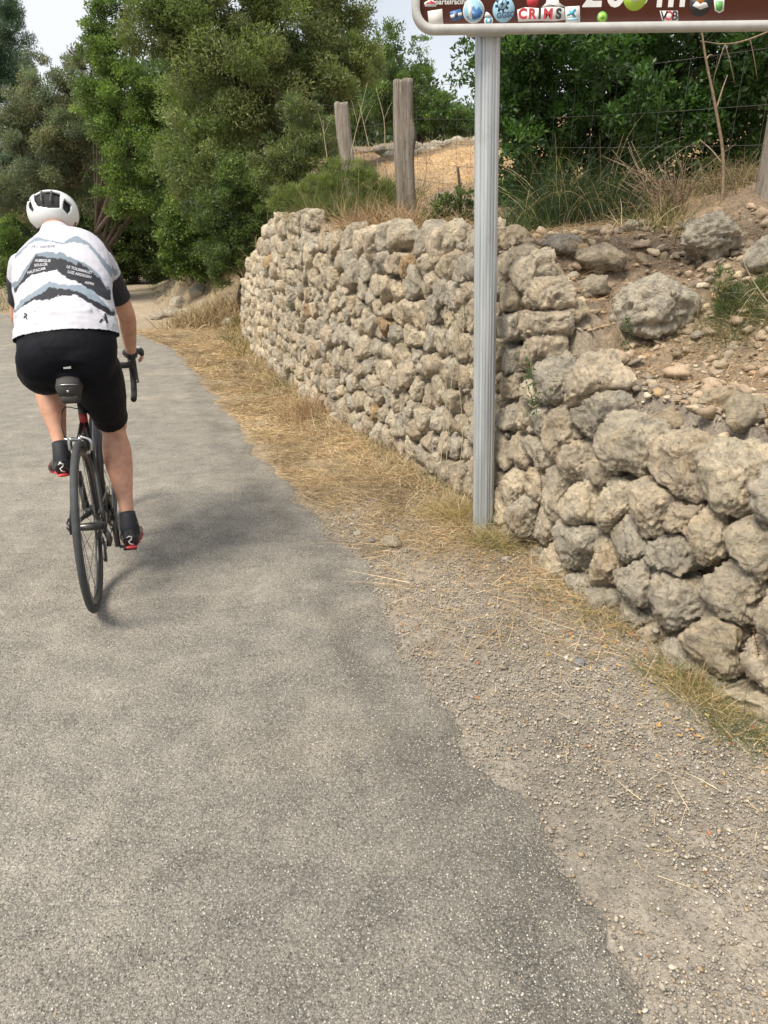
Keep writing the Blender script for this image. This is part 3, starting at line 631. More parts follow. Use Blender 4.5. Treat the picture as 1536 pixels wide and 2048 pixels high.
def B(l, Yd=None):
    o = []
    for q in l:
        px, py, rp = q[:3]; Y_ = q[3] if len(q) > 3 and q[3] else Yd; df = q[4] if len(q) > 4 else 1.
        p = pt(px, py, Y_); dep = (p-np.array([0, 0, CAM_H]))@_f; o.append((p, rp*dep/FPX, df))
    return o
def tree(name, label, cat, base, blobs, L, Wd, pl, dens, seed, r0=.12, group=None, sub=.38, twig=3, up=.25, trunkname='trunk', leafname='crown', spread=1.):
    r = np.random.default_rng(seed); bp = np.array([base[0], base[1], gh(base[0], base[1])])
    root = empty(name, bp, label, cat, group)
    V, F, Cc = crown(blobs, L, Wd, pl, dens, r, sub, up, spread)
    obj(leafname, npmesh(leafname, V-bp, F, [MA['leaf']], False, Cc), root)
    me = limbs(bp, blobs, r0, r, twig, name=trunkname); 
    v = np.empty(len(me.vertices)*3, np.float32); me.vertices.foreach_get('co', v); v = v.reshape(-1, 3)-bp; me.vertices.foreach_set('co', v.ravel().astype(np.float32))
    obj(trunkname, me, root); return root
D2 = 5200
b = B([(430, 70, 105), (560, 40, 110), (665, 70, 85), (500, 175, 105), (620, 185, 90), (400, 190, 100), (330, 75, 78), (715, 110, 52), (540, 290, 85), (440, 320, 90), (355, 300, 60), (470, 400, 75), (540, 380, 70), (400, 400, 55), (620, 300, 70), (400, -60, 110), (560, -90, 120), (690, -30, 60), (320, -20, 60)], 14)
b = [(p+np.array([0, (i % 3)*.9-.6, 0]), q, d) for i, (p, q, d) in enumerate(b)]
tree('wild_olive_tree', 'widest mid-green wild olive tree rising over the far end of the stone wall', 'tree', (-2.1, 15.3), b, .085, .026, OLIVE, D2, 1, .2)
b = B([(225, 115, 55), (245, 200, 75), (270, 290, 75), (255, 385, 62), (190, 200, 45), (310, 200, 60), (230, 60, 30, 0, .4), (195, 50, 34, 0, .8), (235, 10, 45), (180, 105, 28, 0, .6)], 16.5)
tree('bright_green_tree', 'yellow-green tree between the grey olive and the widest wild olive', 'tree', (-7.3, 19.4), b, .08, .032, BRIGHT, 4600, 2, .16)
b = B([(95, 170, 55, 0, .8), (150, 150, 50, 0, .7), (150, 250, 80), (65, 290, 80), (165, 350, 75), (20, 220, 50, 0, .9), (90, 400, 62), (20, 380, 60), (200, 280, 60), (195, 130, 40, 0, .5)], 18.5)
tree('olive_tree', 'grey-green olive tree standing behind the cyclist on the left', 'tree', (-8.6, 19.6), b, .09, .024, GREY, 4800, 3, .22)
b = B([(5, 60, 45), (20, 110, 50), (0, 160, 55), (40, 190, 42), (15, 15, 35), (60, 215, 30), (-40, 120, 60)], 27)
tree('pine_tree', 'tall bluish pine reaching up at the far left edge behind the olive', 'tree', (-15.2, 28), b, .14, .022, PINE, 3300, 4, .25, up=.5)
b = B([(10, 330, 70), (60, 300, 60), (-50, 350, 70), (20, 420, 60), (90, 370, 50)], 34)
tree('pine_tree', 'distant hazy pine low at the left edge beside the cyclist helmet', 'tree', (-18, 36), b, .16, .03, pal((.09, .12, .10), (.075, .10, .085)), 2000, 5, .25)
b = B([(300, 350, 80), (270, 440, 70), (340, 470, 60), (210, 430, 70), (330, 260, 70), (235, 340, 60), (150, 470, 60), (380, 420, 60), (250, 500, 50), (320, 505, 45), (280, 470, 60), (200, 510, 50), (360, 500, 45), (100, 520, 45)], 23.5)
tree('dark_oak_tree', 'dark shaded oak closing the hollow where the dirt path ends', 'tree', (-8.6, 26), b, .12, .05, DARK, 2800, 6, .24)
b = B([(290, 400, 60), (330, 350, 60), (250, 330, 60), (200, 380, 45)], 20.5)
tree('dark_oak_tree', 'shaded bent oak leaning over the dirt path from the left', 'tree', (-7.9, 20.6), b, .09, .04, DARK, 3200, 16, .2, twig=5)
b = B([(25, 470, 35), (10, 520, 35), (45, 430, 28), (15, 565, 28, 0, .8)], 19.5)
tree('shrub', 'low bright green shrub left of the cyclist by the road bend', 'shrub', (-11.6, 20.2), b, .075, .035, BRIGHT, 4500, 7, .05, trunkname='stem', leafname='foliage')
b = B([(px_, py_, 42) for px_ in range(130, 500, 34) for py_ in (528, 480)], 23)
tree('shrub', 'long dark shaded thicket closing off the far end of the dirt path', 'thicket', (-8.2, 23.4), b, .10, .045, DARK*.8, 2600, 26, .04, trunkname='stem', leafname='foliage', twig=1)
b = B([(375, 400, 48), (350, 460, 42), (395, 470, 42), (365, 340, 35), (345, 500, 34), (400, 520, 36), (380, 440, 45), (420, 500, 40), (370, 535, 26), (345, 530, 22), (400, 545, 22)], 16.0)
tree('shrub', 'bright leafy shrub beside the dirt path right of the dark hollow', 'shrub', (-4.5, 17.2), b, .06, .034, BRIGHT*.95, 6500, 8, .05, trunkname='stem', leafname='foliage')
b = B([(480, 420, 60), (440, 475, 52), (500, 470, 45), (530, 400, 50), (470, 350, 50), (420, 420, 48), (445, 530, 40), (480, 520, 35)], 12.6)
tree('thorn_shrub', 'dark thorny shrub spilling over the far end of the stone wall', 'shrub', (-2.2, 13), b, .05, .016, DARK*1.25, 13000, 9, .06, trunkname='stem', leafname='foliage')
b = B([(590, 300, 55), (640, 270, 45), (560, 380, 45), (615, 370, 35, 0, .8), (660, 320, 30, 0, .7), (540, 330, 45), (600, 230, 40), (650, 380, 30, 0, .7)], 10.2)
tree('thorn_shrub', 'blue-green spiky shrub on top of the wall left of the shorter fence post', 'shrub', (-1.05, 10.6), b, .05, .013, pal((.088, .11, .044), (.072, .095, .038), (.095, .105, .045)), 14000, 10, .06, trunkname='stem', leafname='foliage')
b = B([(790, 170, 48), (845, 150, 30), (865, 215, 40), (800, 225, 44), (740, 210, 50), (700, 240, 42), (905, 240, 34), (840, 240, 36), (755, 130, 34, 0, .6), (780, 80, 38, 0, .45), (840, 90, 22, 0, .35), (935, 250, 30)], 19)
tree('wild_olive_tree', 'green olive tree in the field behind the taller fence post', 'tree', (1.0, 20), b, .085, .03, pal((.075, .115, .035), (.06, .095, .03), (.095, .135, .045)), 4200, 12, .14)
b = B([(1010, 110, 70), (1120, 150, 90), (1260, 110, 95), (1400, 140, 95), (1530, 110, 90), (1010, 220, 62), (1100, 270, 75), (1230, 280, 75), (1340, 250, 70), (1470, 200, 60), (1060, 20, 90), (1250, -20, 110), (1450, -10, 110), (1600, 60, 100), (1040, 340, 55, 0, .7), (1180, 350, 55, 0, .45), (1300, 340, 50, 0, .35), (975, 130, 38, 0, .6), (1400, 330, 45, 0, .3), (1500, 330, 50, 0, .35), (1470, 420, 42, 0, .6), (1060, 420, 45, 0, .7), (1250, -150, 120), (1500, -150, 120)], 5.9)
rr_ = np.random.default_rng(8)
for i in range(120):
    px_ = rr_.uniform(990, 1620); py_ = rr_.uniform(-60, 330 if px_ < 1420 else 260); b += B([(px_, py_, rr_.uniform(38, 60), 0, 1.)], rr_.uniform(5.2, 7.0))
for i in range(4):
    b += B([((925, 915, 938, 905)[i], (105, 150, 85, 195)[i], 22, 0, .55)], 5.6)
for i in range(60): b += B([(rr_.uniform(1000, 1600), rr_.uniform(310, 465), 36, 0, .8)], rr_.uniform(5.6, 6.6))
b = [(p+np.array([0, (i % 4)*.28-.3, 0]), q, d) for i, (p, q, d) in enumerate(b)]
for i in range(34): b += B([(rr_.uniform(1390, 1640), rr_.uniform(230, 460), 40, 0, .9)], rr_.uniform(5.3, 6.4))
tree('mastic_bush', 'huge dark glossy mastic bush overhanging the wall behind the brown sign', 'bush', (1.75, 6.6), b, .042, .018, pal((.035, .075, .018), (.028, .06, .016), (.05, .10, .022), (.022, .045, .015)), 7500, 13, .05, twig=2, sub=.36, trunkname='stem', leafname='foliage')
b = B([(890, 420, 32), (920, 400, 30), (860, 440, 22), (930, 445, 24)], 5.6)
tree('low_shrub', 'small dark shrub on the wall top between taller fence post and sign post', 'shrub', (.62, 5.7), b, .026, .010, DARK*1.1, 26000, 14, .012, trunkname='stem', leafname='foliage')
b = B([(1480, 300, 70), (1530, 240, 50), (1400, 290, 50)], 13)
tree('shrub', 'pale green shrub in the sunny field seen through the mastic bush', 'shrub', (6.1, 13.3), b, .05, .02, BRIGHT*1.1, 3500, 15, .05, trunkname='stem', leafname='foliage')
r = np.random.default_rng(55); bl = []
for px in range(-120, 1000, 75):
    hy = np.interp(px, [-100, 50, 200, 400, 700, 860, 1000], [330, 330, 220, 120, 120, 235, 240])
    for py in range(int(hy), 520, 75): bl.append((pt(px+r.normal()*15, py+45, 42+r.normal()*2), 2.2, 1.))
V, F, Cc = crown(bl, .26, .12, pal((.05, .08, .035), (.065, .09, .045), (.055, .075, .05)), 330, r); obj('woodland', npmesh('woodland', V, F, [MA['leaf']], False, Cc), kind='stuff')
def tuft(name, label, cat, pts, n, L, Wd, cols, r, droop=(.1, .5), spread=.5, seg=4, rad=.04, group=None, curl=.15, extra=None, kind=None):
    """grass plant: pts = world base points"""
    P0 = np.asarray(pts, float); idx = r.integers(len(P0), size=n); P = P0[idx]+r.normal(size=(n, 3))*np.array([rad, rad, 0]); P[:, 2] = height(P[:, 0], P[:, 1])-.01
    D = r.normal(size=(n, 3))*spread; D[:, 2] = 1
    V, F, Cc = blades(P, D, L*r.uniform(.4, 1.15, n), Wd*r.uniform(.6, 1.3, n), r.uniform(*droop, n), cols(n, r), seg, r, curl)
    c = P0.mean(0); c[2] = height(c[0], c[1])[0]
    o = obj(name, npmesh(name, V-c, F, [MA['leaf'] if cat != 'dry grass' else MA['straw']], False, Cc)); o.location = c
    if kind: o['kind'] = kind
    else: o['label'] = label; o['category'] = cat
    if group: o['group'] = group
    return o
r = np.random.default_rng(77)
def cg(*c, v=.3, mixstraw=0.):
    A = np.array(c)
    def f(n, r):
        q = A[r.integers(len(A), size=n)]*r.uniform(1-v, 1+v, (n, 1)); m = r.random(n) < mixstraw; q[m] = strawcols(m.sum(), r); return q
    return f
GRN = cg((.055, .09, .028), (.075, .11, .035), (.045, .07, .025), mixstraw=.08)
def gpts(l, Yd): return [pt(a, b_, Yd) for a, b_ in l]
tuft('tussock_grass', 'tall dark green tussock grass arching beneath the mastic bush', 'grass tussock', gpts([(1130, 480), (1180, 480), (1100, 478), (1220, 482)], 4.7), 2000, .72, .0035, cg((.04, .065, .022), (.055, .085, .03), (.03, .05, .02), mixstraw=.08), r, (.25, 1.0), .45, 6, .12, curl=.3)
tuft('tussock_grass', 'shorter green tussock grass right of the sign post top of the wall', 'grass tussock', gpts([(1050, 470), (1020, 465)], 4.4), 260, .35, .005, GRN, r, (.2, .8), .7, 5, .06)
tuft('tussock_grass', 'thin mixed green and dry grass between the dry brushwood and the broad grey boulder', 'grass tussock', gpts([(1320, 500), (1290, 500)], 4.1), 220, .28, .004, cg((.09, .12, .04), mixstraw=.5), r, (.1, .5), .5, 4, .09)
tuft('dry_grass', 'brown dry grass on the bank between the broad grey boulder and the leaning post', 'dry grass', gpts([(1480, 480), (1430, 470), (1390, 475), (1460, 440), (1510, 430)], 4.9), 2600, .26, .0028, cg((.30, .22, .12), (.10, .12, .045), (.42, .31, .18)), r, (.1, .9), .8, 4, .13, curl=.3)
FEN = cg((.12, .15, .045), (.09, .125, .04), (.15, .17, .06), mixstraw=.12)
tuft('feathery_shrub', 'feathery yellow-green shrub at the foot of the two fence posts', 'shrub', gpts([(640, 400), (700, 400), (750, 400), (600, 410), (670, 395), (770, 400)], 7.2), 3000, .45, .0035, FEN, r, (0, .5), .7, 5, .16, curl=.4)
b = B([(640, 375, 34), (690, 365, 36), (735, 372, 36), (770, 388, 24), (600, 392, 28), (665, 340, 24, 0, .6), (715, 338, 24, 0, .6), (560, 400, 24)], 7.3)
tree('broom_shrub', 'fine yellow-green broom bush growing in front of the two fence posts', 'bush', (-.25, 7.5), b, .040, .0042, pal((.105, .13, .04), (.085, .11, .035), (.125, .145, .05)), 42000, 33, .01, trunkname='stem', leafname='foliage', up=.7)
tuft('dry_grass', 'brown dry grass along the wall top in front of the feathery shrub', 'dry grass', gpts([(580, 425), (620, 430), (660, 430), (700, 430), (740, 440), (770, 440), (800, 440)], 6.0)+gpts([(560, 420), (600, 420)], 7.5), 5200, .30, .004, cg((.36, .24, .13), (.28, .18, .10), (.46, .34, .19)), r, (.05, .7), .8, 4, .14)
tuft('dry_grass', 'pale dry grass on the wall top right below the taller fence post', 'dry grass', gpts([(830, 430), (800, 420), (860, 450), (900, 462), (770, 450)], 5.6), 2400, .22, .0035, cg((.42, .29, .16), (.50, .38, .22), (.3, .2, .11)), r, (.05, .8), .9, 4, .12)
tuft('dry_grass', 'tall beige dry grass on the bank between the wall end and the path', 'dry grass', gpts([(430, 560), (450, 600), (420, 620), (440, 520), (460, 640), (405, 590)], 14.2), 6500, .55, .014, cg((.42, .31, .17), (.34, .25, .14), (.5, .4, .24)), r, (.1, .8), .5, 4, .3)
tuft('feathery_shrub', 'fine-leaved green shrub at the right edge below the broad grey boulder', 'shrub', gpts([(1500, 700), (1460, 660), (1530, 640), (1520, 720), (1480, 620)], 3.05), 2600, .18, .0016, cg((.07, .10, .03), (.095, .125, .04), (.05, .075, .025), mixstraw=.15), r, (.1, .9), .9, 5, .09, curl=.4)
b = B([(1500, 640, 44), (1460, 600, 34), (1535, 590, 44), (1440, 560, 24, 0, .6), (1525, 690, 34), (1475, 670, 34), (1560, 650, 50)], 3.15)
tree('heath_shrub', 'soft dark green heath bush at the right edge in front of the leaning post', 'bush', (1.95, 3.3), b, .022, .0022, pal((.06, .08, .028), (.075, .095, .035), (.045, .065, .024)), 150000, 34, .006, trunkname='stem', leafname='foliage', up=.6)
for k, (px, py, n, L, ms, lb) in enumerate([(985, 1095, 700, .17, .65, 'mixed green and dry grass clump around the foot of the sign post'), (900, 1040, 800, .20, .9, 'straw-coloured grass clump at the wall foot left of the sign post'),
        (1215, 1250, 260, .13, .75, 'sparse brown grass clump under the overhanging stone of the low wall'), (1350, 1360, 420, .14, .6, 'weedy clump at the wall foot in the lower right'), (1420, 1410, 420, .15, .75, 'yellow dry grass clump at the wall foot in the lower right'),
        (1480, 1470, 360, .12, .3, 'greenest grass clump at the wall foot in the lower right corner'), (1150, 1190, 200, .10, .6, 'small grass clump below the wall right of the sign post'), (1050, 1100, 240, .12, .5, 'short grass clump under the first low wall stones')]):
    p = gp(px, py); tuft('grass_tuft', lb, 'grass', [p, p+np.array([.05, -.04, 0]), p+np.array([-.05, .05, 0])], int(n*1.7), L*1.15, .0020, cg((.12, .15, .05), (.16, .18, .07), mixstraw=ms), r, (.1, .9), .9, 4, .035)
# straw standing along the foot of the far wall, as ground cover
n = 9000; Yp = 3.6+9*r.random(n)**1.4; wx = np.interp(Yp, WB[:, 1], WB[:, 0]); Xp = wx-.02-r.exponential(.09, n); D = r.normal(size=(n, 3))*.6; D[:, 2] = 1
V, F, Cc = blades(np.stack([Xp, Yp, height(Xp, Yp)], -1), D, r.uniform(.04, .20, n), .0025*np.clip(Yp/4, 1, 2), r.uniform(.1, .9, n), strawcols(n, r, .1), 3, r, .2)
obj('grass', npmesh('grass', V, F, [MA['straw']], False, Cc), kind='stuff')
# rough growth on the field, under the trees and on the bank
n = 42000; Yp = 9+26*r.random(n)**1.2; Xp = r.uniform(-16, 9, n); s_, yy_, _ = wall_s(Xp, Yp); pth_ = np.abs(Xp+6.2+.33*(Yp-18)) < 1.0
rd_ = re_dist(Xp, Yp); kp = (~pth_) & ((Yp > 19) | (Xp < -1.0) | (r.random(n) < .12)) & ((s_ > .1) | (Yp > 17.6)) & ((s_ > .6) | (Yp > 17.6)); kp &= ~((s_ > 1.5) & (Xp > -.5) & (r.random(n) < .8)); Xp, Yp = Xp[kp], Yp[kp]; n = len(Xp)
D = r.normal(size=(n, 3))*.5; D[:, 2] = 1; cc = strawcols(n, r, .5); m_ = (Yp > 17) & (Xp < -1); cc[m_] = np.array([.06, .08, .03])*r.uniform(.6, 1.5, (m_.sum(), 1))
V, F, Cc = blades(np.stack([Xp, Yp, height(Xp, Yp)], -1), D, r.uniform(.06, .35, n), np.full(n, .012), r.uniform(.1, .9, n), cc, 3, r, .2)
obj('undergrowth', npmesh('undergrowth', V, F, [MA['leaf']], False, Cc), kind='stuff')
# dry grass over the bank where the wall has fallen away
n = 26000; Yp = r.uniform(9.5, 24, n); wx = np.interp(Yp, WB[:, 1], WB[:, 0]); Xp = wx-.35+r.random(n)**.8*2.6; dn = fbm(np.stack([Xp, Yp, 0*Xp], -1), 3, .9); kp = r.random(n) < .35+sst(-.4, .3, dn); Xp, Yp = Xp[kp], Yp[kp]; n = len(Xp)
D = r.normal(size=(n, 3))*.5; D[:, 2] = 1; cc = np.where((r.random(n) < .3)[:, None], np.array([[.09, .12, .04]]), np.array([[.40, .29, .16]]))*r.uniform(.6, 1.25, (n, 1))
V, F, Cc = blades(np.stack([Xp, Yp, height(Xp, Yp)], -1), D, r.uniform(.1, .5, n), np.full(n, .011), r.uniform(.1, .9, n), cc, 4, r, .25)
obj('grass', npmesh('grass', V, F, [MA['leaf']], False, Cc), kind='stuff')
# low dry growth and litter on the slumped bank, short straw on the sunny field
n = 9000; Yp = r.uniform(1.3, 4.6, n); wx = np.interp(Yp, WB[:, 1], WB[:, 0]); Xp = wx+.25+r.random(n)*1.8; dn = fbm(np.stack([Xp, Yp, 0*Xp+2], -1), 3, 2.6); kp = dn > -.05; Xp, Yp, dn = Xp[kp], Yp[kp], dn[kp]; n = len(Xp)
D = r.normal(size=(n, 3))*.7; D[:, 2] = 1; cc = np.where((r.random(n) < .35)[:, None], np.array([[.10, .125, .04]]), np.array([[.42, .31, .18]]))*r.uniform(.6, 1.25, (n, 1))
pa = blades(np.stack([Xp, Yp, height(Xp, Yp)], -1), D, r.uniform(.02, .12, n), np.full(n, .0016), r.uniform(.1, 1., n), cc, 3, r, .4)
n = 26000; Yp = r.uniform(8, 19, n); Xp = r.uniform(-1.2, 7, n); s_, _, _ = wall_s(Xp, Yp); kp = s_ > 1.2; Xp, Yp = Xp[kp], Yp[kp]; n = len(Xp); D = r.normal(size=(n, 3))*.7; D[:, 2] = .8
pb = blades(np.stack([Xp, Yp, height(Xp, Yp)], -1), D, r.uniform(.03, .14, n), np.full(n, .008), r.uniform(.1, .9, n), strawcols(n, r)*np.array([.95, .82, .66]), 2, r, .2)
V, F, Cc = merge([(pa[0], pa[1], pa[2])]); obj('bank_grass', npmesh('bank_grass', V, F, [MA['straw']], False, Cc), kind='stuff')
V, F, Cc = pb; obj('field_grass', npmesh('field_grass', V, F, [MA['straw']], False, Cc), kind='stuff')
# dry brushwood, stalks and stems
MA['twig'] = mat('dry_twig', f_vary((.16, .11, .075), (.38, .28, .19), 60, .9)); MA['stalk'] = mat('pale_stalk', f_vary((.40, .33, .2), (.58, .5, .34), 60, .9)); MA['rustfern'] = mat('dried_frond', f_vary((.12, .06, .03), (.2, .1, .05), 60, .9))
mb = MB(); base = pt(1350, 492, 4.35); base[2] = gh(*base[:2]); r = np.random.default_rng(5)
for k in range(46):
    e = base+np.array([r.uniform(-.30, .10), r.normal()*.1, r.uniform(.04, .26)]); m = (base+e)/2+r.normal(size=3)*.035; q = catmull3([base+r.normal(size=3)*.02, m, e], 5)
    mb.tube(q-base, np.linspace(.005, .0015, len(q))*r.uniform(.5, 1.2), 5)
    for _ in range(2):
        f_ = e+(e-base)*r.uniform(.05, .25)+r.normal(size=3)*.05; mb.tube(np.array([q[7], f_])-base, [.002, .001], 4)
o = obj('brushwood', mb.mesh('brushwood', [MA['twig']]), label='fan of dry brown brushwood under the mastic bush left of the leaning post', category='branches'); o.location = base
def stem(name, label, cat, P, rad, mt, group=None, side=()):
    P = np.array(P); b0 = P[0].copy(); mb = MB(); q = catmull(P, 6); mb.tube(q-b0, np.linspace(rad, rad*.35, len(q)), 6)
    for a_, e in side: mb.tube(catmull3([P[a_], (P[a_]+e)/2+np.array([0, 0, .01]), e], 3)-b0, np.linspace(rad*.5, rad*.2, 7), 4)
    o = obj(name, mb.mesh(name, [MA[mt]]), label=label, category=cat); o.location = b0
    if group: o['group'] = group
    return o
stem('sapling', 'tall bare pinkish sapling stem standing in front of the mastic bush', 'sapling', [pt(1440, 478, 4.5), pt(1447, 330, 4.5), pt(1432, 220, 4.5), pt(1412, 120, 4.5), pt(1402, 50, 4.5)], .011, 'twig', side=[(1, pt(1475, 395, 4.5)), (2, pt(1455, 150, 4.6)), (3, pt(1425, 110, 4.5)), (1, pt(1400, 280, 4.6))])
stem('branch', 'bare grey branch arching across under the right end of the sign', 'branch', [pt(1590, 40, 4.7), pt(1500, 78, 4.7), pt(1450, 88, 4.7), pt(1400, 82, 4.7)], .006, 'twig', side=[(1, pt(1515, 160, 4.7)), (2, pt(1470, 170, 4.7)), (2, pt(1425, 165, 4.7))])
for k, (a, b_, c, lb) in enumerate([((770, 300), (768, 240), (752, 175), 'pale forked stalk beside the taller fence post'), ((700, 315), (715, 250), (735, 165), 'thin tall stalk leaning right between the two fence posts'), ((740, 300), (728, 250), (720, 210), 'thin pale stalk midway between the fence posts'), ((655, 320), (648, 270), (646, 240), 'thin stalk left of the shorter fence post'), ((848, 385), (853, 330), (850, 285), 'brown stalk right of the taller fence post')]):
    stem('dry_stalk', lb, 'stalk', [pt(*a, 8.), pt(*b_, 8.), pt(*c, 8.)], .0042, 'stalk' if k < 4 else 'twig', 'dry stalks along the fence', side=[(1, pt(b_[0]+18, b_[1]-40, 8.)), (1, pt(b_[0]-12, b_[1]-50, 8.05))])
stem('dry_stalk', 'pale curling bramble stem at the right edge over the fine-leaved shrub', 'stalk', [pt(1545, 615, 2.95), pt(1515, 575, 2.95), pt(1488, 525, 2.95), pt(1500, 508, 2.95)], .0025, 'stalk', side=[(1, pt(1480, 600, 2.9)), (1, pt(1470, 640, 2.9))])
# wild oat in front of the wall
r = np.random.default_rng(9); mb = MB(); b0 = gp(905, 1010); b0[2] = gh(*b0[:2])
for k, (pts_) in enumerate([[(905, 1010), (925, 880), (915, 740), (908, 650), (925, 610)], [(890, 960), (897, 860), (905, 740), (912, 660)], [(880, 940), (888, 850), (893, 780), (885, 740)]]):
    Yd = 3.42-.03*k; P = [pt(a, c, Yd) for a, c in pts_]; q = catmull(np.array(P), 6); mb.tube(q-b0, np.linspace(.0022, .0008, len(q)), 5)
    if k < 2:
        for j in range(26):
            a = P[3]+(P[-1]-P[3])*r.random()+r.normal(size=3)*.006; e = pt(r.uniform(890, 938), r.uniform(615, 700), Yd+r.normal()*.02); mb.tube(np.array([a, e])-b0, [.0005, .0004], 3, caps=False)
            d = np.array([r.normal()*.3, r.normal()*.3, -1.]); mb.tube(np.array([e, e+d*.008, e+d*.02])-b0, [.0006, .0026, .0004], 5)
o = obj('wild_oat', mb.mesh('wild_oat', [MA['stalk']]), label='wild oat stalk with drooping seed heads against the wall left of the sign post', category='plant'); o.location = b0
def weed(px, py, Yd, lb):
    b0 = pt(px, py, Yd); r = np.random.default_rng(px); n = 60; P = b0+np.stack([r.normal(size=n)*.012, r.normal(size=n)*.012-.01, r.uniform(-.01, .10, n)], -1)
    V, F, Cc = quads(P, r.normal(size=(n, 3))+np.array([0, 0, .8]), r.normal(size=(n, 3)), r.uniform(.014, .03, n), r.uniform(.004, .008, n), np.array([.06, .11, .035])*r.uniform(.7, 1.4, (n, 1)))
    o = obj('weed', npmesh('weed', V-b0, F, [MA['leaf']], False, Cc), label=lb, category='plant'); o.location = b0
weed(1056, 770, 2.93, 'tiny green weed rooted in the wall just right of the sign post, upper one'); weed(1066, 830, 2.86, 'tiny green weed rooted in the wall just right of the sign post, lower one')
weed(1120, 640, 3.3, 'small green weed on the slumped earth left of the large pale boulder'); weed(1250, 690, 2.9, 'small green weed in the rubble below the large pale boulder')
def frond(px, py, px2, py2, Yd, lb):
    a, b_ = pt(px, py, Yd), pt(px2, py2, Yd); mb = MB(); q = catmull3([a, (a+b_)/2+np.array([.004, -.01, 0]), b_], 8); mb.tube(q-a, np.linspace(.0015, .001, len(q)), 4)
    for i in range(1, len(q)):
        for s in (-1, 1): mb.prism(np.array([q[i]-a, q[i]-a+[s*.007, 0, .003], q[i]-a+[0, 0, .004]]), np.array([0, 0, 0]), np.array([0, .0006, 0]))
    o = obj('dried_frond', mb.mesh('dried_frond', [MA['rustfern']], False), label=lb, category='plant'); o.location = a
frond(1083, 985, 1072, 905, 2.72, 'rusty dried fern frond hanging on the wall right of the sign post'); frond(1516, 1355, 1506, 1258, 1.88, 'rusty dried fern frond on the lowest stones at the right edge'); frond(1535, 870, 1528, 810, 2.2, 'rusty dried frond high on the low wall at the right edge')
# ------------------------------------------------------------------ fence
fr = empty('wire_fence', pt(812, 395, 7.0), 'old wire mesh fence on weathered split posts along the top of the wall', 'fence'); FO = np.array(fr.location)
def fpost(P0, P1, w, d, seed, knots=()):
    r = np.random.default_rng(seed); n = 40; m = 28; t = np.linspace(0, 1, n); V = []
    for i in range(n):
        c = P0+(P1-P0)*t[i]+np.array([.008*math.sin(5*t[i]+seed), 0, 0]); th = np.arange(m)*2*math.pi/m
        q = np.stack([np.cos(th), np.sin(th), 0*th], -1); rr = (np.abs(np.cos(th))**5+np.abs(np.sin(th))**5)**(-1/5.)
        g = fbm(np.concatenate([q[:, :2]*2.2+seed, np.full((m, 1), t[i]*1.6)], 1), 4)*.085+fbm(np.concatenate([q[:, :2]*7+seed, np.full((m, 1), t[i]*1.3)], 1), 2)*.05
        rr = rr*(1+g)*(1-.10*abs(t[i]-.5)); V.append(c+q*rr[:, None]*np.array([w, d, 0])+np.array([0, 0, 1])*(0 if i < n-1 else 1)*fbm(q*1.5+seed, 2)[:, None]*.02)
    for (kt, ka) in knots:
        for i in range(n):
            dd = math.exp(-((t[i]-kt)*9)**2*2)
            if dd > .02:
                th = np.arange(m)*2*math.pi/m; ww = np.exp(-(np.angle(np.exp(1j*(th-ka)))*1.6)**2)*dd*.028; V[i] = V[i]+np.stack([np.cos(th), np.sin(th), 0*th], -1)*ww[:, None]
    V = np.concatenate(V+[np.array([P0, P1])]); F = [(i*m+j, i*m+(j+1) % m, (i+1)*m+(j+1) % m, (i+1)*m+j) for i in range(n-1) for j in range(m)]
    T = [(n*m, (j+1) % m, j) for j in range(m)]+[(n*m+1, (n-1)*m+j, (n-1)*m+(j+1) % m) for j in range(m)]
    return npmesh('fence_post', V-FO, [np.array(F), np.array(T)], [MA['wood']], True)
PB = [(pt(813, 405, 7.0), pt(805, 160, 7.0), .083, .07, ((.64, -.6), (.1, 3))), (pt(698, 350, 9.2), pt(683, 206, 9.2), .078, .07, ((.5, 2.),)), (pt(1520, 510, 4.3), pt(1604, 60, 4.4), .08, .075, ((.3, -2),))]
for k, (a, b_, w, d, kn) in enumerate(PB):
    ax = nrm(b_-a); a = a-ax*.25; o = obj('fence_post', fpost(a, b_, w, d, k*5+2, kn), fr, label=['taller split fence post with a knot', 'shorter fence post farther along the wall', 'nearest post leaning at the right edge'][k])
mb = MB(); posts = [(PB[2][0], PB[2][1]), (PB[0][0], PB[0][1]), (PB[1][0], PB[1][1])]
e0 = pt(560, 330, 12.5); posts.append((e0, e0+np.array([-.02, 0, 1.05])))
for (a0, a1), (b0_, b1) in zip(posts[:-1], posts[1:]):
    ln = np.linalg.norm(b0_-a0); nn = int(ln/.16); ofs = np.array([0, -.09, 0])
    zt = lambda P0, P1, f: P0+(P1-P0)*f
    a1_ = a0+(a1-a0)*min(1, 1.12/np.linalg.norm(a1-a0)); b1_ = b0_+(b1-b0_)*min(1, 1.12/np.linalg.norm(b1-b0_))
    for f in (.06, .2, .34, .5, .68, .93):
        P = [zt(a0, a1_, f)*(1-t)+zt(b0_, b1_, f)*t+ofs-np.array([0, 0, .03*math.sin(math.pi*t)]) for t in np.linspace(0, 1, 14)]; mb.tube(np.array(P)-FO, 0.0012, 4, caps=False)
    for i in range(1, nn):
        t = i/nn; mb.tube(np.array([zt(a0, a1_, .06)*(1-t)+zt(b0_, b1_, .06)*t+ofs, zt(a0, a1_, .93)*(1-t)+zt(b0_, b1_, .93)*t+ofs-np.array([0, 0, .03*math.sin(math.pi*t)])])-FO, 0.0009, 4, caps=False)
obj('wire_mesh', mb.mesh('wire_mesh', [MA['wire']]), fr)
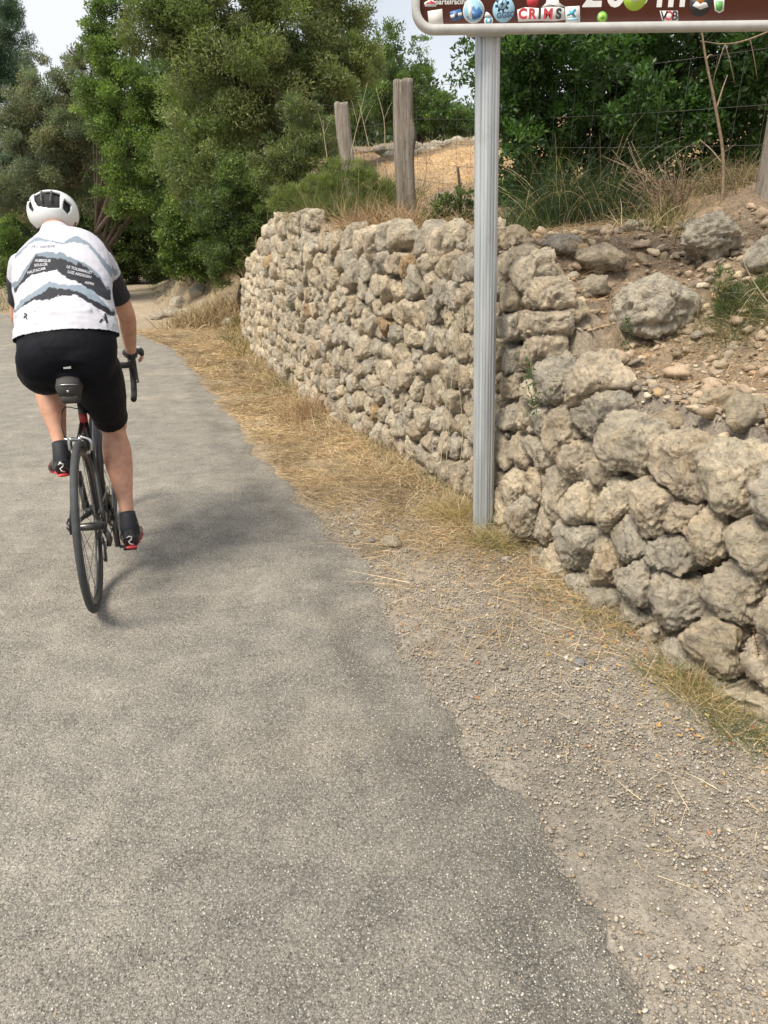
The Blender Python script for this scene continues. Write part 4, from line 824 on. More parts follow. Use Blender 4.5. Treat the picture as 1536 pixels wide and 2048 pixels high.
# low row of stones across the field
rw = empty('field_wall', pt(860, 300, 16.5), 'low tumbled row of pale stones across the dry field behind the fence', 'wall'); RO_ = np.array(rw.location); r = np.random.default_rng(31)
for k in range(30):
    px = 765+k*7.2+r.normal()*2; p = pt(px, 297-.09*(px-765), 16.5+r.normal()*.2); s = r.uniform(.09, .17)*(1.5 if 24 < k < 28 else 1); p[2] = gh(p[0], p[1])+s*.5+(.12 if k % 3 == 0 else 0)
    me = rock_mesh('field_stone', s*1.25, s, s*.8, 3, 200+k, C3(.50, .45, .37)*r.uniform(.85, 1.1)); o = obj('field_stone', me, rw); o.location = p-RO_
# ------------------------------------------------------------------ brown road sign
PBm, PTp = gp(966, 1062), pt(975.5, 66, 3.39); ax_ = nrm(PTp-PBm); sp = empty('sign_post', PBm, 'fluted galvanised steel post holding up the brown sign in front of the wall', 'post')
def flute():
    th = np.linspace(0, 2*math.pi, 181)[:-1]; q = th+math.pi/2
    rr = .049+.0*th
    for a, w, d in ((0, .34, .0035), (.62, .08, -.008), (-.62, .08, -.008), (.30, .04, -.006), (-.30, .04, -.006), (1.05, .1, -.004), (-1.05, .1, -.004), (math.pi, .34, .0035), (math.pi-.6, .08, -.006), (math.pi+.6, .08, -.006), (0, .02, -.003)):
        rr = rr+d*1.0*np.exp(-(np.angle(np.exp(1j*(q-a)))/w)**4)
    prof = np.stack([np.cos(th)*rr*1.02, np.sin(th)*rr*.9], -1); n = 180; V = []; zs = [-.35, 0, .5, 1., 1.5, 2.05, 2.72]; e1 = nrm(np.cross([0, 1, 0], ax_)); e2 = np.cross(ax_, e1)
    for z in zs: V.append(ax_*z+prof[:, :1]*e1+prof[:, 1:]*e2)
    V = np.concatenate(V+[np.array([ax_*2.72])]); F = np.array([(i*n+j, i*n+(j+1) % n, (i+1)*n+(j+1) % n, (i+1)*n+j) for i in range(len(zs)-1) for j in range(n)])
    T = np.array([(len(V)-1, (len(zs)-1)*n+j, (len(zs)-1)*n+(j+1) % n) for j in range(n)])
    return npmesh('post_tube', V, [F, T], [MA['metal']], False)
obj('post_tube', flute(), sp)
YS = 3.30; c0 = pt(824, 68, YS); c1 = pt(1536, 59, YS); sg = empty('road_sign', c0, 'brown destination sign with pale rim covered in cyclists stickers on the fluted post', 'sign')
dv = nrm(c1-c0); ang = math.atan2(dv[2], dv[0]); sg.rotation_euler = (0, -ang, 0)
ex = np.array([math.cos(ang), 0, math.sin(ang)]); ez = np.array([-math.sin(ang), 0, math.cos(ang)])
def sl(px, py):
    p = pt(px, py, YS)-c0; return float(p@ex), float(p@ez)
MA['brown'] = mat('brown_sign_face', f_vary((.115, .028, .018), (.135, .036, .022), 12, .35)); MA['rim'] = mat('sign_rim', f_vary((.42, .42, .41), (.55, .55, .53), 18, .4)); MA['white'] = mat('white_film', f_vary((.62, .62, .60), (.78, .78, .76), 14, .4))
def flat(name, c, rough=.4): 
    return mat(name, f_vary(tuple(x*.85 for x in c), c, 25, rough))
SWd, SHt, Rc = 2.05, .62, .085
def rrect(x0, z0, x1, z1, r_, n=8):
    o = []
    for cx, cz, a0 in ((x1-r_, z1-r_, 0), (x0+r_, z1-r_, 90), (x0+r_, z0+r_, 180), (x1-r_, z0+r_, 270)):
        for k in range(n+1): a = R(a0+90*k/n); o.append((cx+r_*math.cos(a), cz+r_*math.sin(a)))
    return np.array(o)
def slab(pts, y0, y1): 
    mb = MB(); P = np.stack([pts[:, 0], 0*pts[:, 0], pts[:, 1]], -1); return mb.prism(P, np.array([0, y0, 0]), np.array([0, y1, 0]))
fw_ = .030
obj('sign_face', slab(rrect(fw_*.5, fw_*.5, SWd-fw_*.5, SHt-fw_*.5, Rc-fw_*.5), .004, -.002).mesh('sign_face', [MA['brown']], False), sg)
mb = MB(); O_ = rrect(0, 0, SWd, SHt, Rc); I_ = rrect(fw_, fw_, SWd-fw_, SHt-fw_, Rc-fw_); n = len(O_)
prof = [(O_, .028), (O_, -.006), (O_*.98+.02*I_+0, -.012), (O_*.06+I_*.94, -.012), (I_, -.006), (I_, .006)]
V = np.concatenate([np.stack([q[:, 0], q[:, 0]*0+y, q[:, 1]], -1) for q, y in prof]); F = np.array([(i*n+j, i*n+(j+1) % n, (i+1)*n+(j+1) % n, (i+1)*n+j) for i in range(len(prof)-1) for j in range(n)])
obj('sign_rim', MB().add(V, F).mesh('sign_rim', [MA['rim']], False), sg)
mb = MB(); mb.box(((975-824)/510*1.0, .034, -.010+.03), (.085, .012, .025)); 
bx_ = sl(975, 66)[0]; [obj('clamp', MB().box((bx_, .045, zz), (.075, .012, .022)).mesh('clamp', [MA['metal']]), sg) for zz in (.02, .42)]
def text_mesh(name, s, size, m, extrude=.0004, parent=None, y=-.004, x=0, z=0, rot=0, align='CENTER', bold=0., sx=1.):
    c = bpy.data.curves.new(name, 'FONT'); c.body = s; c.size = size; c.extrude = extrude; c.offset = bold; c.align_x = align; c.align_y = 'CENTER'; c.resolution_u = 4
    o = bpy.data.objects.new(name, c); COL.objects.link(o); bpy.context.view_layer.update()
    me = bpy.data.meshes.new_from_object(o.evaluated_get(bpy.context.evaluated_depsgraph_get())); bpy.data.objects.remove(o); me.name = name
    Mx = Matrix.Translation((x, y, z))@Matrix.Rotation(-rot, 4, 'Y')@Matrix.Rotation(R(90), 4, 'X')@Matrix.Diagonal((sx, 1, 1, 1)); me.transform(Mx); me.materials.clear(); me.materials.append(m)
    return obj(name, me, parent) if parent else me
def circ(cx, cz, rx, rz=None, n=28): a = np.arange(n)*2*math.pi/n; return np.stack([cx+rx*np.cos(a), cz+(rz or rx)*np.sin(a)], -1)
def pxpoly(*P): return np.array([sl(*p) for p in P])
PXM = 1/ (FPX/((pt(1100, 20, YS)-np.array([0, 0, CAM_H]))@_f))
def sticker(pts, m, name='sticker', y=-.0026, parent=None, th=.0006): return obj(name, slab(pts, y, y-th).mesh(name, [m], False), parent or sg)
col = {k: flat('film_'+k, c) for k, c in dict(lime=(.42, .62, .06), green=(.12, .38, .10), blue=(.05, .16, .38), sky=(.35, .60, .75), red=(.55, .04, .05), black=(.03, .03, .035), cream=(.72, .70, .66), orange=(.7, .25, .05), navy=(.03, .06, .14), teal=(.05, .4, .6)).items()}
x2, z2 = sl(1183, 18); ds = .235; sc_ = PXM
# big distance lettering, bottoms of the characters at y=18
for ch, px in (('2', 1183), ('0', 1229), ('0', 1277)): x, z = sl(px, 18); text_mesh('lettering', ch, .155, MA['white'], .0004, sg, -.0026, x, z+.055, bold=.003, sx=1.0)
x, z = sl(1340, 18); text_mesh('lettering', 'm', .155, MA['white'], .0004, sg, -.0026, x, z+.055, bold=.003)
sticker(pxpoly((1082, 16), (1092, 6), (1098, -30), (1112, -30), (1118, 6), (1130, 14), (1128, 17), (1106, 11)), MA['white'], 'pictogram')
st = sticker(circ(*sl(1270, -6), 24*sc_), col['lime']); sticker(circ(*sl(1270, -10), 12*sc_), MA['white'], 'sticker_print', -.0034, st)
sticker(pxpoly((855, 23), (884, 18), (887, 50), (858, 53)), col['cream'])
s = sticker(pxpoly((899, 24), (921, 18), (926, 37), (903, 43)), col['blue']); sticker(pxpoly((900, 31), (923, 25), (924.5, 31), (901.5, 37)), MA['white'], 'sticker_print', -.0034, s); sticker(pxpoly((908, 28), (915, 26), (916, 34), (910, 36)), col['navy'], 'sticker_print', -.0042, s)
s = sticker(circ(*sl(947, 22), 21.5*sc_), MA['white']); sticker(circ(*sl(947, 22), 19.5*sc_), col['sky'], 'sticker_print', -.0034, s); sticker(pxpoly((934, 36), (940, 22), (947, 12), (952, 21), (958, 14), (965, 26), (960, 36), (948, 40.5)), col['blue'], 'sticker_print', -.0042, s); sticker(pxpoly((936, 10), (943, 8), (944, 39), (937, 37)), MA['white'], 'sticker_print', -.005, s)
s = sticker(circ(*sl(977, 42), 9*sc_), MA['white']); sticker(circ(*sl(977, 42), 6.5*sc_), col['teal'], 'sticker_print', -.0034, s); sticker(circ(*sl(977, 42), 3.5*sc_), MA['white'], 'sticker_print', -.0042, s); sticker(pxpoly((968, 34), (972, 24), (978, 27), (983, 33), (977, 35)), MA['white'], 'sticker_print', -.0042, s)
s = sticker(circ(*sl(1007, 20), 22*sc_), col['sky'])
gx, gz = sl(1004, 9)
ga = np.arange(64)*2*math.pi/64; gr = (12.+2.2*(np.sign(np.sin(ga*8))))*sc_; gi = 8.5*sc_
P = np.concatenate([np.stack([gx+gr*np.cos(ga), gz+gr*np.sin(ga)], -1)]); sticker(P, col['navy'], 'sticker_print', -.0034, s); sticker(circ(gx, gz, gi), col['sky'], 'sticker_print', -.0042, s)
sticker(pxpoly((1006, 0), (999, 10), (1003, 10), (1001, 18), (1009, 7), (1005, 7)), col['navy'], 'sticker_print', -.005, s)
x, z = sl(1011, 31); text_mesh('lettering', 'GGSC', .026, col['navy'], .0002, s, -.0036, x, z, rot=R(4), bold=.0006)
s = sticker(pxpoly((1034, 20), (1050, 15), (1078, 17), (1100, 14), (1128, 14), (1130, 40), (1110, 43), (1080, 42), (1036, 44)), MA['white'])
for ch, px, cc in (('C', 1045, 'red'), ('R', 1064, 'red'), ('I', 1079, 'black'), ('M', 1096, 'red'), ('S', 1117, 'black')): x, z = sl(px, 29); text_mesh('lettering', ch, .046, col[cc], .0002, s, -.0036, x, z, bold=.0022)
s = sticker(pxpoly((1130, 14), (1159, 12), (1160, 44), (1131, 46)), MA['white']); sticker(pxpoly((1136, 20), (1144, 22), (1150, 17), (1152, 21), (1147, 27), (1152, 35), (1148, 36), (1142, 29), (1134, 33), (1133, 30), (1140, 26)), col['teal'], 'sticker_print', -.0034, s); sticker(pxpoly((1134, 37), (1157, 36), (1157, 41), (1134, 42)), col['sky'], 'sticker_print', -.0034, s)
sticker(circ(*sl(1065, 2), 12*sc_), col['red']); s = sticker(circ(*sl(1204, 35), 10.5*sc_), col['green']); sticker(circ(*sl(1204, 35), 8*sc_), col['lime'], 'sticker_print', -.0034, s); sticker(circ(*sl(1204, 35), 4*sc_), col['green'], 'sticker_print', -.0042, s)
s = sticker(pxpoly((1319, 22), (1355, 22), (1356, 42), (1348, 46), (1324, 42)), MA['white'])
for ch, px, cc in (('V', 1327, 'black'), ('O', 1337, 'red'), ('B', 1349, 'black')): x, z = sl(px, 33); text_mesh('lettering', ch, .042, col[cc], .0002, s, -.0036, x, z, bold=.001)
s = sticker(circ(*sl(1400, 8), 22*sc_), col['black']); sticker(pxpoly((1384, 12), (1392, 3), (1412, 6), (1416, 14), (1400, 20)), MA['white'], 'sticker_print', -.0034, s); sticker(pxpoly((1390, 0), (1398, -10), (1408, 2), (1400, 8)), col['orange'], 'sticker_print', -.0042, s)
s = sticker(pxpoly((1427, 0), (1448, 0), (1447, 22), (1438, 27), (1429, 22)), MA['white']); sticker(pxpoly((1430, 3), (1445, 3), (1444, 20), (1438, 24), (1431, 20)), col['green'], 'sticker_print', -.0034, s)
s = sticker(pxpoly((848, 6), (862, -2), (874, 6), (872, 14), (850, 14)), MA['white']); sticker(pxpoly((851, 8), (862, 1), (872, 8)), col['red'], 'sticker_print', -.0034, s)
x, z = sl(903, 4); text_mesh('lettering', 'partelracing', .026, MA['white'], .0003, sg, -.0026, x, z, bold=.0004)
# ------------------------------------------------------------------ bicycle
BP = Vector((-1.16, 2.68, .014)); LEAN = R(2.2)
bk = empty('bicycle', BP, 'black road bicycle with red details seen from behind, ridden along the lane', 'bicycle'); bk.rotation_mode = 'XYZ'
bk.matrix_world = Matrix.Translation(BP)@Matrix.Rotation(R(15), 4, 'Z')@Matrix.Rotation(LEAN, 4, 'Y')
def bob(name, mb, mats, parent=bk, smooth=True): return obj(name, mb.mesh(name, [MA[m] if isinstance(m, str) else m for m in mats], smooth), parent)
A_ = np.array
def wheel(f, rear):
    c = (0, f, .335); root = bob('wheel', MB().tube([(-.05 if not rear else -.06, f, .335), (0, f, .335), (.05 if not rear else .065, f, .335)], [.012, .016, .014], 16), ['steel'])
    bob('tyre', MB().torus(c, .3215, .0135, 'x', 96, 12), ['rubber'], root)
    bob('rim', MB().torus(c, .2925, .017, 'x', 96, 10, rr=.0105), ['carbon'], root)
    mb = MB()
    for k in range(20):
        a = k*2*math.pi/20; s = (-1)**k*.028; b_ = a+(.35 if k % 4 < 2 else -.35)
        mb.tube([(s, f+.018*math.cos(b_), .335+.018*math.sin(b_)), (0, f+.28*math.cos(a), .335+.28*math.sin(a))], .0011, 4, caps=False)
    bob('spokes', mb, ['steel'], root); return root
rw_ = wheel(0, True); wheel(.985, False)
mb = MB()
for i in range(9): mb.torus((.028+i*.0036, 0, .335), .052-i*.0035, .0022, 'x', 40, 4, rr=.0009)
bob('cassette', mb, ['steel'], rw_)
bob('quick_release', MB().tube([(-.072, 0, .335), (-.062, 0, .335)], .011, 12).tube([(-.073, 0, .335), (-.078, .03, .345), (-.074, .06, .352)], [.005, .004, .004], 8), ['steel'], rw_)
mb = MB(); BBp = A_((0, .405, .27)); SC = A_((0, .275, .72)); HT = A_((0, .825, .775)); HB = A_((0, .862, .645))
mb.tube([BBp, (BBp+SC)/2, SC+A_((0, -.012, .05))], [(.018, .024), (.015, .02), (.0155, .018)], 14, up=(0, 1, 0)).tube([SC, HT-A_((0, -.0, .02))], [.0145, .018], 14).tube([BBp, HB], [(.026, .026), (.024, .024)], 14).tube([HT, HB], [.02, .024], 14)
for s in (-1, 1):
    mb.tube(catmull3([SC+A_((s*.008, .0, -.035)), (s*.036, .145, .555), (s*.060, .0, .345)], 5), [(.0085, .0085)]*11, 8).tube(catmull3([BBp+A_((s*.02, -.02, 0)), (s*.042, .22, .30), (s*.062, 0, .33)], 5), [.012]*5+[.009]*6, 8)
    mb.tube(catmull3([HB+A_((s*.02, .005, -.01)), (s*.045, .90, .5), (s*.052, .985, .335)], 5), [.013]*5+[.009]*6, 8); mb.box((s*.062, -.004, .335), (.004, .017, .02))
mb.tube([(-.034, .405, .27), (.034, .405, .27)], .022, 16)
fr_ = bob('frame', mb, ['carbon'])
mb = MB(); q0 = BBp+(SC-BBp)*.86; q1 = BBp+(SC-BBp)*1.02; mb.tube([q0, q1], [(.0165, .0192), (.0165, .0192)], 14, up=(0, 1, 0)); bob('frame_band', mb, ['red'], fr_)

bob('seat_post', MB().tube([SC+A_((0, -.012, .04)), (0, .215, .905)], .0135, 14), ['carbon'])
# saddle
V = []; n = 22; m_ = 16
for i in range(n):
    t = i/(n-1); f = .03+.275*t; w = .07*(1-sst(.12, .62, t))*math.sqrt(min(1, .25+t*12))+.019; hh = .018*math.sqrt(min(1, .2+t*8))*(1 if t < .9 else math.sqrt((1-t)/.1+.05)); 
    for j in range(m_):
        a = 2*math.pi*j/m_; V.append((w*math.cos(a), f, .948+.008*math.cos(t*5)-(.010*math.cos(a)**2)+hh*math.sin(a)*(1 if math.sin(a) > 0 else 1.5)))
F = np.array([(i*m_+j, i*m_+(j+1) % m_, (i+1)*m_+(j+1) % m_, (i+1)*m_+j) for i in range(n-1) for j in range(m_)])
sdl = bob('saddle', MB().add(V, [F, np.array([list(range(m_))[::-1], [(n-1)*m_+j for j in range(m_)]])]), ['carbon'])
bob('saddle_label', MB().box((-.002, .024, .946), (.013, .003, .007)), [MA['white']], sdl)
mb = MB(); [mb.tube(catmull3([(s*.03, .08, .93), (s*.022, .14, .905), (s*.022, .22, .905), (s*.01, .29, .93)], 4), .0035, 6) for s in (-1, 1)]; mb.box((0, .2, .905), (.028, .02, .012)); bob('saddle_rails', mb, ['steel'], sdl)
MA['bagm'] = mat('bag_fabric', f_cloth((.028, .026, .025), (.05, .047, .044)))
bagv = []; 
mb = MB(); mb.box((-.006, .050, .872), (.045, .060, .039), bev=.42); mb.box((-.004, .04, .832), (.032, .045, .018), bev=.4)
for v in mb.V: pass
bag = empty('saddle_bag', (0, 0, 0), 'dark grey saddle bag strapped under the bicycle saddle', 'bag'); bag.matrix_world = bk.matrix_world.copy()
obj('bag_body', mb.mesh('bag_body', [MA['bagm']]), bag)
mb = MB(); mb.tube([(-.043, -.001, .884), (-.02, -.0105, .887), (.008, -.0105, .887), (.031, -.001, .884)], [(.0022, .0022)]*4, 6); obj('reflective_strip', mb.mesh('reflective_strip', [MA['alloy']]), bag)
tri = A_([(-.012, .0, .862), (0, 0, .862), (-.006, 0, .851)])
mb = MB(); mb.prism(tri+A_((0, -.0115, .004)), A_((0, .0, 0)), A_((0, .003, 0))); obj('emblem', mb.mesh('emblem', [MA['alloy']], False), bag)
# drivetrain
mb = MB(); mb.torus((.046, .405, .27), .094, .006, 'x', 60, 5, rr=.0016); mb.torus((.040, .405, .27), .072, .005, 'x', 60, 5, rr=.0014)
for k in range(4): a = k*math.pi/2+.4; mb.tube([(.046, .405, .27), (.045, .405+.09*math.cos(a), .27+.09*math.sin(a))], [.011, .007], 6)
bob('chainring', mb, ['steel'])
CA = R(22); cf, cz = math.sin(CA), math.cos(CA)
PL = A_((-.075, .405+.1725*cf, .27+.1725*cz)); PR = A_((.075, .405-.1725*cf, .27-.1725*cz))
bob('crank', MB().tube([(-.05, .405, .27), PL+A_((.006, 0, 0))], [(.0085, .016), (.007, .012)], 10, up=(1, 0, 0)).tube([(.055, .405, .27), PR-A_((.006, 0, 0))], [(.0085, .016), (.007, .012)], 10, up=(1, 0, 0)).tube([(-.055, .405, .27), (.058, .405, .27)], .012, 12), ['steel'])
for s, Pq in ((-1, PL), (1, PR)): bob('pedal', MB().tube([Pq, Pq+A_((s*.05, 0, 0))], .007, 8).box(Pq+A_((s*.045, 0, .0)), (.028, .036, .008), bev=.3), ['carbon'])
mb = MB(); ch = []
for k in range(14): a = R(90+k*180/13); ch.append((.045, 0+.050*math.cos(a)*-1*-1, .335+.05*math.sin(a)))
top = [(.046, .405+.094*math.cos(R(90-k*180/9)), .27+.094*math.sin(R(90-k*180/9))) for k in range(10)]
bot = [(.045, .03, .205), (.045, .005, .19), (.045, -.018, .215), (.045, .004, .245), (.045, .022, .27), (.045, .012, .288)]
P = [(.044, 0, .386)]+top+bot; mb.tube(P, .0032, 5, caps=False); bob('chain', mb, ['alloy'])
mb = MB(); mb.tube([(.06, .005, .315), (.072, .012, .275), (.066, .01, .245)], [.011, .013, .010], 8); mb.box((.05, .012, .222), (.004, .013, .04)); mb.torus((.045, .022, .262), .014, .004, 'x', 18, 5); mb.torus((.045, .008, .2), .014, .004, 'x', 18, 5); bob('rear_derailleur', mb, ['steel'])
mb = MB()
mb.tube(catmull3([(-.006, .098, .655), (-.034, .09, .66), (-.036, .086, .62)], 4), [(.006, .009)]*9, 6).tube(catmull3([(.0, .098, .668), (.034, .09, .655), (.036, .086, .615)], 4), [(.006, .009)]*9, 6).tube([(-.02, .084, .658), (-.055, .08, .668)], .004, 6).tube([(0, .085, .66), (0, .125, .668)], .007, 8)
for s in (-1, 1): mb.box((s*.027, .088, .612), (.007, .02, .006))
bc = bob('brake_caliper', mb, ['alloy']); bob('brake_cable', MB().tube(catmull3([(-.05, .08, .67), (-.058, .09, .73), (-.045, .14, .775), (-.012, .24, .75)], 5), .0022, 6), ['carbon'], bc)
# handlebar
mb = MB(); mb.tube([(0, .81, .835), (0, .905, .822)], .016, 12).tube([(0, .82, .77), (0, .812, .85)], .017, 12); bob('stem', mb, ['carbon'])
mb = MB(); half = [(0, .905, .822), (.10, .905, .822), (.16, .915, .822), (.168, .96, .816), (.170, .985, .78), (.170, .985, .725), (.170, .94, .682), (.171, .87, .675), (.171, .825, .672)]
hp = catmull3([(-a, b_, c) for a, b_, c in half[::-1]]+half[1:], 4); mb.tube(hp, .0145, 12); hb = bob('handlebar', mb, ['black'])
for s in (-1, 1):
    mb = MB(); mb.tube(catmull3([(s*.168, .955, .822), (s*.168, 1.0, .835), (s*.168, 1.03, .855), (s*.168, 1.042, .878)], 4), [(.0165, .019)]*6+[(.016, .018)]*5+[(.010, .010)]*2, 12); bob('brake_hood', mb, ['rubber'], hb)
    mb = MB(); mb.tube(catmull3([(s*.18, 1.04, .845), (s*.182, 1.05, .79), (s*.186, 1.03, .735), (s*.188, 1.02, .72)], 4), [(.008, .005)]*13, 8); bob('brake_lever', mb, ['carbon'], hb)
# ------------------------------------------------------------------ rider
RP = Vector((-1.16, 2.68, .012)); rd = empty('person', RP, 'cyclist riding away in white helmet, black shorts and white, grey and black mountain-print jersey', 'person', rz=R(15))
def organic(name, mb, voxel, it, mats, parent=rd, keep=None, post=None, thick=0):
    me = mb.mesh('tmp', []); o = bpy.data.objects.new('tmp', me); COL.objects.link(o)
    m = o.modifiers.new('r', 'REMESH'); m.mode = 'VOXEL'; m.voxel_size = voxel; m.use_smooth_shade = True
    s = o.modifiers.new('s', 'SMOOTH'); s.factor = .5; s.iterations = it
    bpy.context.view_layer.update(); me2 = bpy.data.meshes.new_from_object(o.evaluated_get(bpy.context.evaluated_depsgraph_get())); bpy.data.objects.remove(o)
    n = len(me2.vertices); V = np.empty(n*3, np.float32); me2.vertices.foreach_get('co', V); V = V.reshape(-1, 3)
    F = np.array([list(p.vertices) for p in me2.polygons if len(p.vertices) == 4]); T = [list(p.vertices) for p in me2.polygons if len(p.vertices) == 3]
    bpy.data.meshes.remove(me2); V = V.astype(float)
    Nn_ = np.zeros_like(V); fn = np.cross(V[F[:, 2]]-V[F[:, 0]], V[F[:, 3]]-V[F[:, 1]])
    for k in range(4): np.add.at(Nn_, F[:, k], fn)
    Nn_ = nrm(Nn_)
    if keep is not None: kf = keep(V[F].mean(1)); F = F[kf]; T = [t for t in T if keep(V[t].mean(0)[None])[0]]
    if post: V = post(V, Nn_)
    Fl = [F]+([np.array(T)] if T else [])
    me3 = npmesh(name, V, Fl, mats, True); me3['_'] = 1; del me3['_']
    return obj(name, me3, parent) if parent else me3, V, Fl, Nn_
# spine stations: centre, lateral radius, depth radius
TOR = [((.02, .075, .915), .12, .075), ((.03, .115, .96), .163, .115), ((.03, .17, 1.02), .168, .125), ((.028, .25, 1.09), .166, .115), ((.024, .34, 1.165), .170, .112), ((.018, .44, 1.235), .180, .112), ((.012, .53, 1.295), .176, .105), ((.006, .605, 1.34), .148, .085), ((-.004, .665, 1.38), .08, .066), ((-.012, .72, 1.415), .056, .056), ((-.02, .775, 1.45), .052, .055)]
def torso(mb, g=0., a=0, b=None):
    q = TOR[a:b]; P = catmull3([x[0] for x in q], 4); ra = catmull3([(x[1]+g, x[2]+g) for x in q], 4); mb.tube(P, [tuple(x) for x in ra], 32, up=(0, 0, 1))
def limb(mb, P, rr, g=0., n=20, up=(0, 1, 0)):
    q = catmull3(P, 5); r2 = catmull3([(x if hasattr(x, '__len__') else (x, x)) for x in rr], 5); mb.tube(q, [(max(.004, x[0]+g), max(.004, x[1]+g)) for x in r2], n, up=up); return mb
SHR, ELR, WRR = A_((.156, .60, 1.292)), A_((.226, .735, 1.065)), A_((.210, .915, .872))
SHL, ELL, WRL = A_((-.138, .60, 1.288)), A_((-.222, .735, 1.065)), A_((-.152, .915, .872))
ARM_R = [.046, .052, .046, .039, .038, .036, .027, .024]
def armpts(S_, E_, W_): return [S_+(E_-S_)*-.08, S_+(E_-S_)*.15, S_+(E_-S_)*.6, E_-(E_-S_)*.08, E_+(W_-E_)*.12, E_+(W_-E_)*.35, E_+(W_-E_)*.85, W_]
HR, KR, NR = A_((.108, .15, .925)), A_((.118, .475, .625)), A_((.140, .265, .225))
HL, KL, NL = A_((-.055, .15, .935)), A_((-.125, .585, .865)), A_((-.092, .375, .525))
def thigh(mb, H, K, g=0., t1=1.): limb(mb, [H+(K-H)*-.1, H+(K-H)*.1, H+(K-H)*.4, H+(K-H)*.75, H+(K-H)*t1], [.085, (.093, .10), (.086, .088), (.066, .068), (.060, .060) if t1 >= 1 else (.062, .063)], g)
def shin(mb, K, N, g=0.):
    d = N-K; bk_ = nrm(np.cross(d, A_((1, 0, 0)))); bk_ = bk_ if bk_[1] < 0 else -bk_
    limb(mb, [K-d*.06, K+d*.07+bk_*.002, K+d*.27+bk_*.020, K+d*.45+bk_*.016, K+d*.72+bk_*.003, N-d*.04, N+d*.04], [(.054, .056), (.049, .052), (.060, .056), (.054, .050), (.034, .034), (.026, .031), (.028, .032)], g)
    for sx_, tz_, ln_ in ((-1, .27, .075), (1, .31, .085)): mb.ell(K+d*tz_+bk_*.040+A_((sx_*.024, 0, 0)), (.030+g, .026+g, ln_), 3, rot=np.array(Vector(d).to_track_quat('Z', 'Y').to_matrix()))
    for sx_ in (-1, 1): mb.tube([K-d*.12+bk_*.040+A_((sx_*.030, 0, 0)), K+d*.06+bk_*.036+A_((sx_*.028, 0, 0))], [.013, .010], 8)
    mb.tube([N-d*.25+bk_*.022, N+d*.02+bk_*.030], [.010, .009], 8)
def foot(mb, N, heel_z, ball, toe, g=0., w=.04):
    hl = A_((N[0], N[1]-.045, heel_z+.028)); limb(mb, [hl, A_((N[0], N[1]+.0, heel_z+.045)), (hl+ball)/2+A_((0, .03, .022)), ball+A_((0, 0, .022)), toe+A_((0, 0, .016))], [(.028, .03), (w*.9, .042), (w*.95, .036), (w*1.12, .028), (w*.8, .018)], g, up=(0, 0, 1))
    mb.tube([N+A_((0, .018, .045)), N, A_((N[0], N[1]-.01, heel_z+.04))], [(.031+g, .034+g), (.034+g, .04+g), (.032+g, .045+g)], 18, up=(0, 1, 0))
bR = A_((.135, .345, .132)); tR = bR+A_((.012, .085, .0)); hzR = .105+.035
bL = A_((-.125, .47, .445)); tL = bL+A_((-.012, .085, .0)); hzL = .455
def hand(mb, W_, s, g=0., fingers=True, flen=1.):
    x = W_[0]; pk = A_((x+s*.004, W_[1]+.055, .876)); mb.tube([W_, (W_+pk)/2+A_((0, 0, .004)), pk, pk+A_((0, .03, -.002))], [(.026+g, .019+g), (.034+g, .019+g), (.04+g, .018+g), (.036+g, .015+g)], 16, up=(0, 0, 1))
    if fingers:
        for k, (o_, ln) in enumerate(((-.030, .9), (-.011, 1.), (.009, .95), (.028, .8))):      # the four fingers go over the hood and down its outside
            b0 = pk+A_((s*(.026), .042-.021*k, .004)); rf = .0092-.0006*k
            P = [b0-A_((s*.012, 0, 0)), b0+A_((s*.012, .006, -.008)), b0+A_((s*.016, .012, -.034*ln)), b0+A_((s*.006, .016, -.056*ln)), b0+A_((-s*.008, .016, -.064*ln))]
            m2 = max(2, int(len(P)*flen+.5)); limb(mb, P[:m2], [rf, rf, rf*.95, rf*.9, rf*.8][:m2], g, 8, up=(0, 0, 1))
        limb(mb, [pk+A_((-s*.024, -.022, 0)), pk+A_((-s*.038, .002, -.008)), pk+A_((-s*.034, .028, -.026)), pk+A_((-s*.022, .04, -.036))][:max(2, int(4*flen+.5))], [.013, .0115, .0105, .009][:max(2, int(4*flen+.5))], g, 8, up=(0, 0, 1))
def head(mb):
    mb.ell((-.022, .825, 1.49), (.074, .092, .078), 4); mb.ell((-.022, .862, 1.45), (.056, .06, .062), 3); mb.ell((-.022, .888, 1.415), (.034, .03, .026), 3)
    mb.ell((-.022, .925, 1.462), (.012, .020, .026), 3); mb.ell((-.022, .916, 1.49), (.03, .012, .012), 3)
    for s in (-1, 1): mb.ell((-.022+s*.076, .82, 1.468), (.009, .017, .030), 3); mb.ell((-.022+s*.034, .905, 1.452), (.022, .022, .020), 3)
    mb.ell((-.022, .917, 1.43), (.022, .009, .006), 3)
mb = MB(); torso(mb)
for S_, E_, W_ in ((SHR, ELR, WRR), (SHL, ELL, WRL)): limb(mb, armpts(S_, E_, W_), ARM_R); mb.ell(S_, (.056, .056, .056))
for H_, K_, N_ in ((HR, KR, NR), (HL, KL, NL)): thigh(mb, H_, K_); shin(mb, K_, N_); mb.ell(K_+A_((0, .012, 0)), (.05, .05, .052))
foot(mb, NR, hzR, bR, tR, -.004); foot(mb, NL, hzL, bL, tL, -.004); hand(mb, WRR, 1); hand(mb, WRL, -1); head(mb)
mb.ell((.1, .10, .965), (.085, .085, .09)); mb.ell((-.05, .10, .965), (.085, .085, .09))
organic('body', mb, .0062, 5, [MA['skin']])
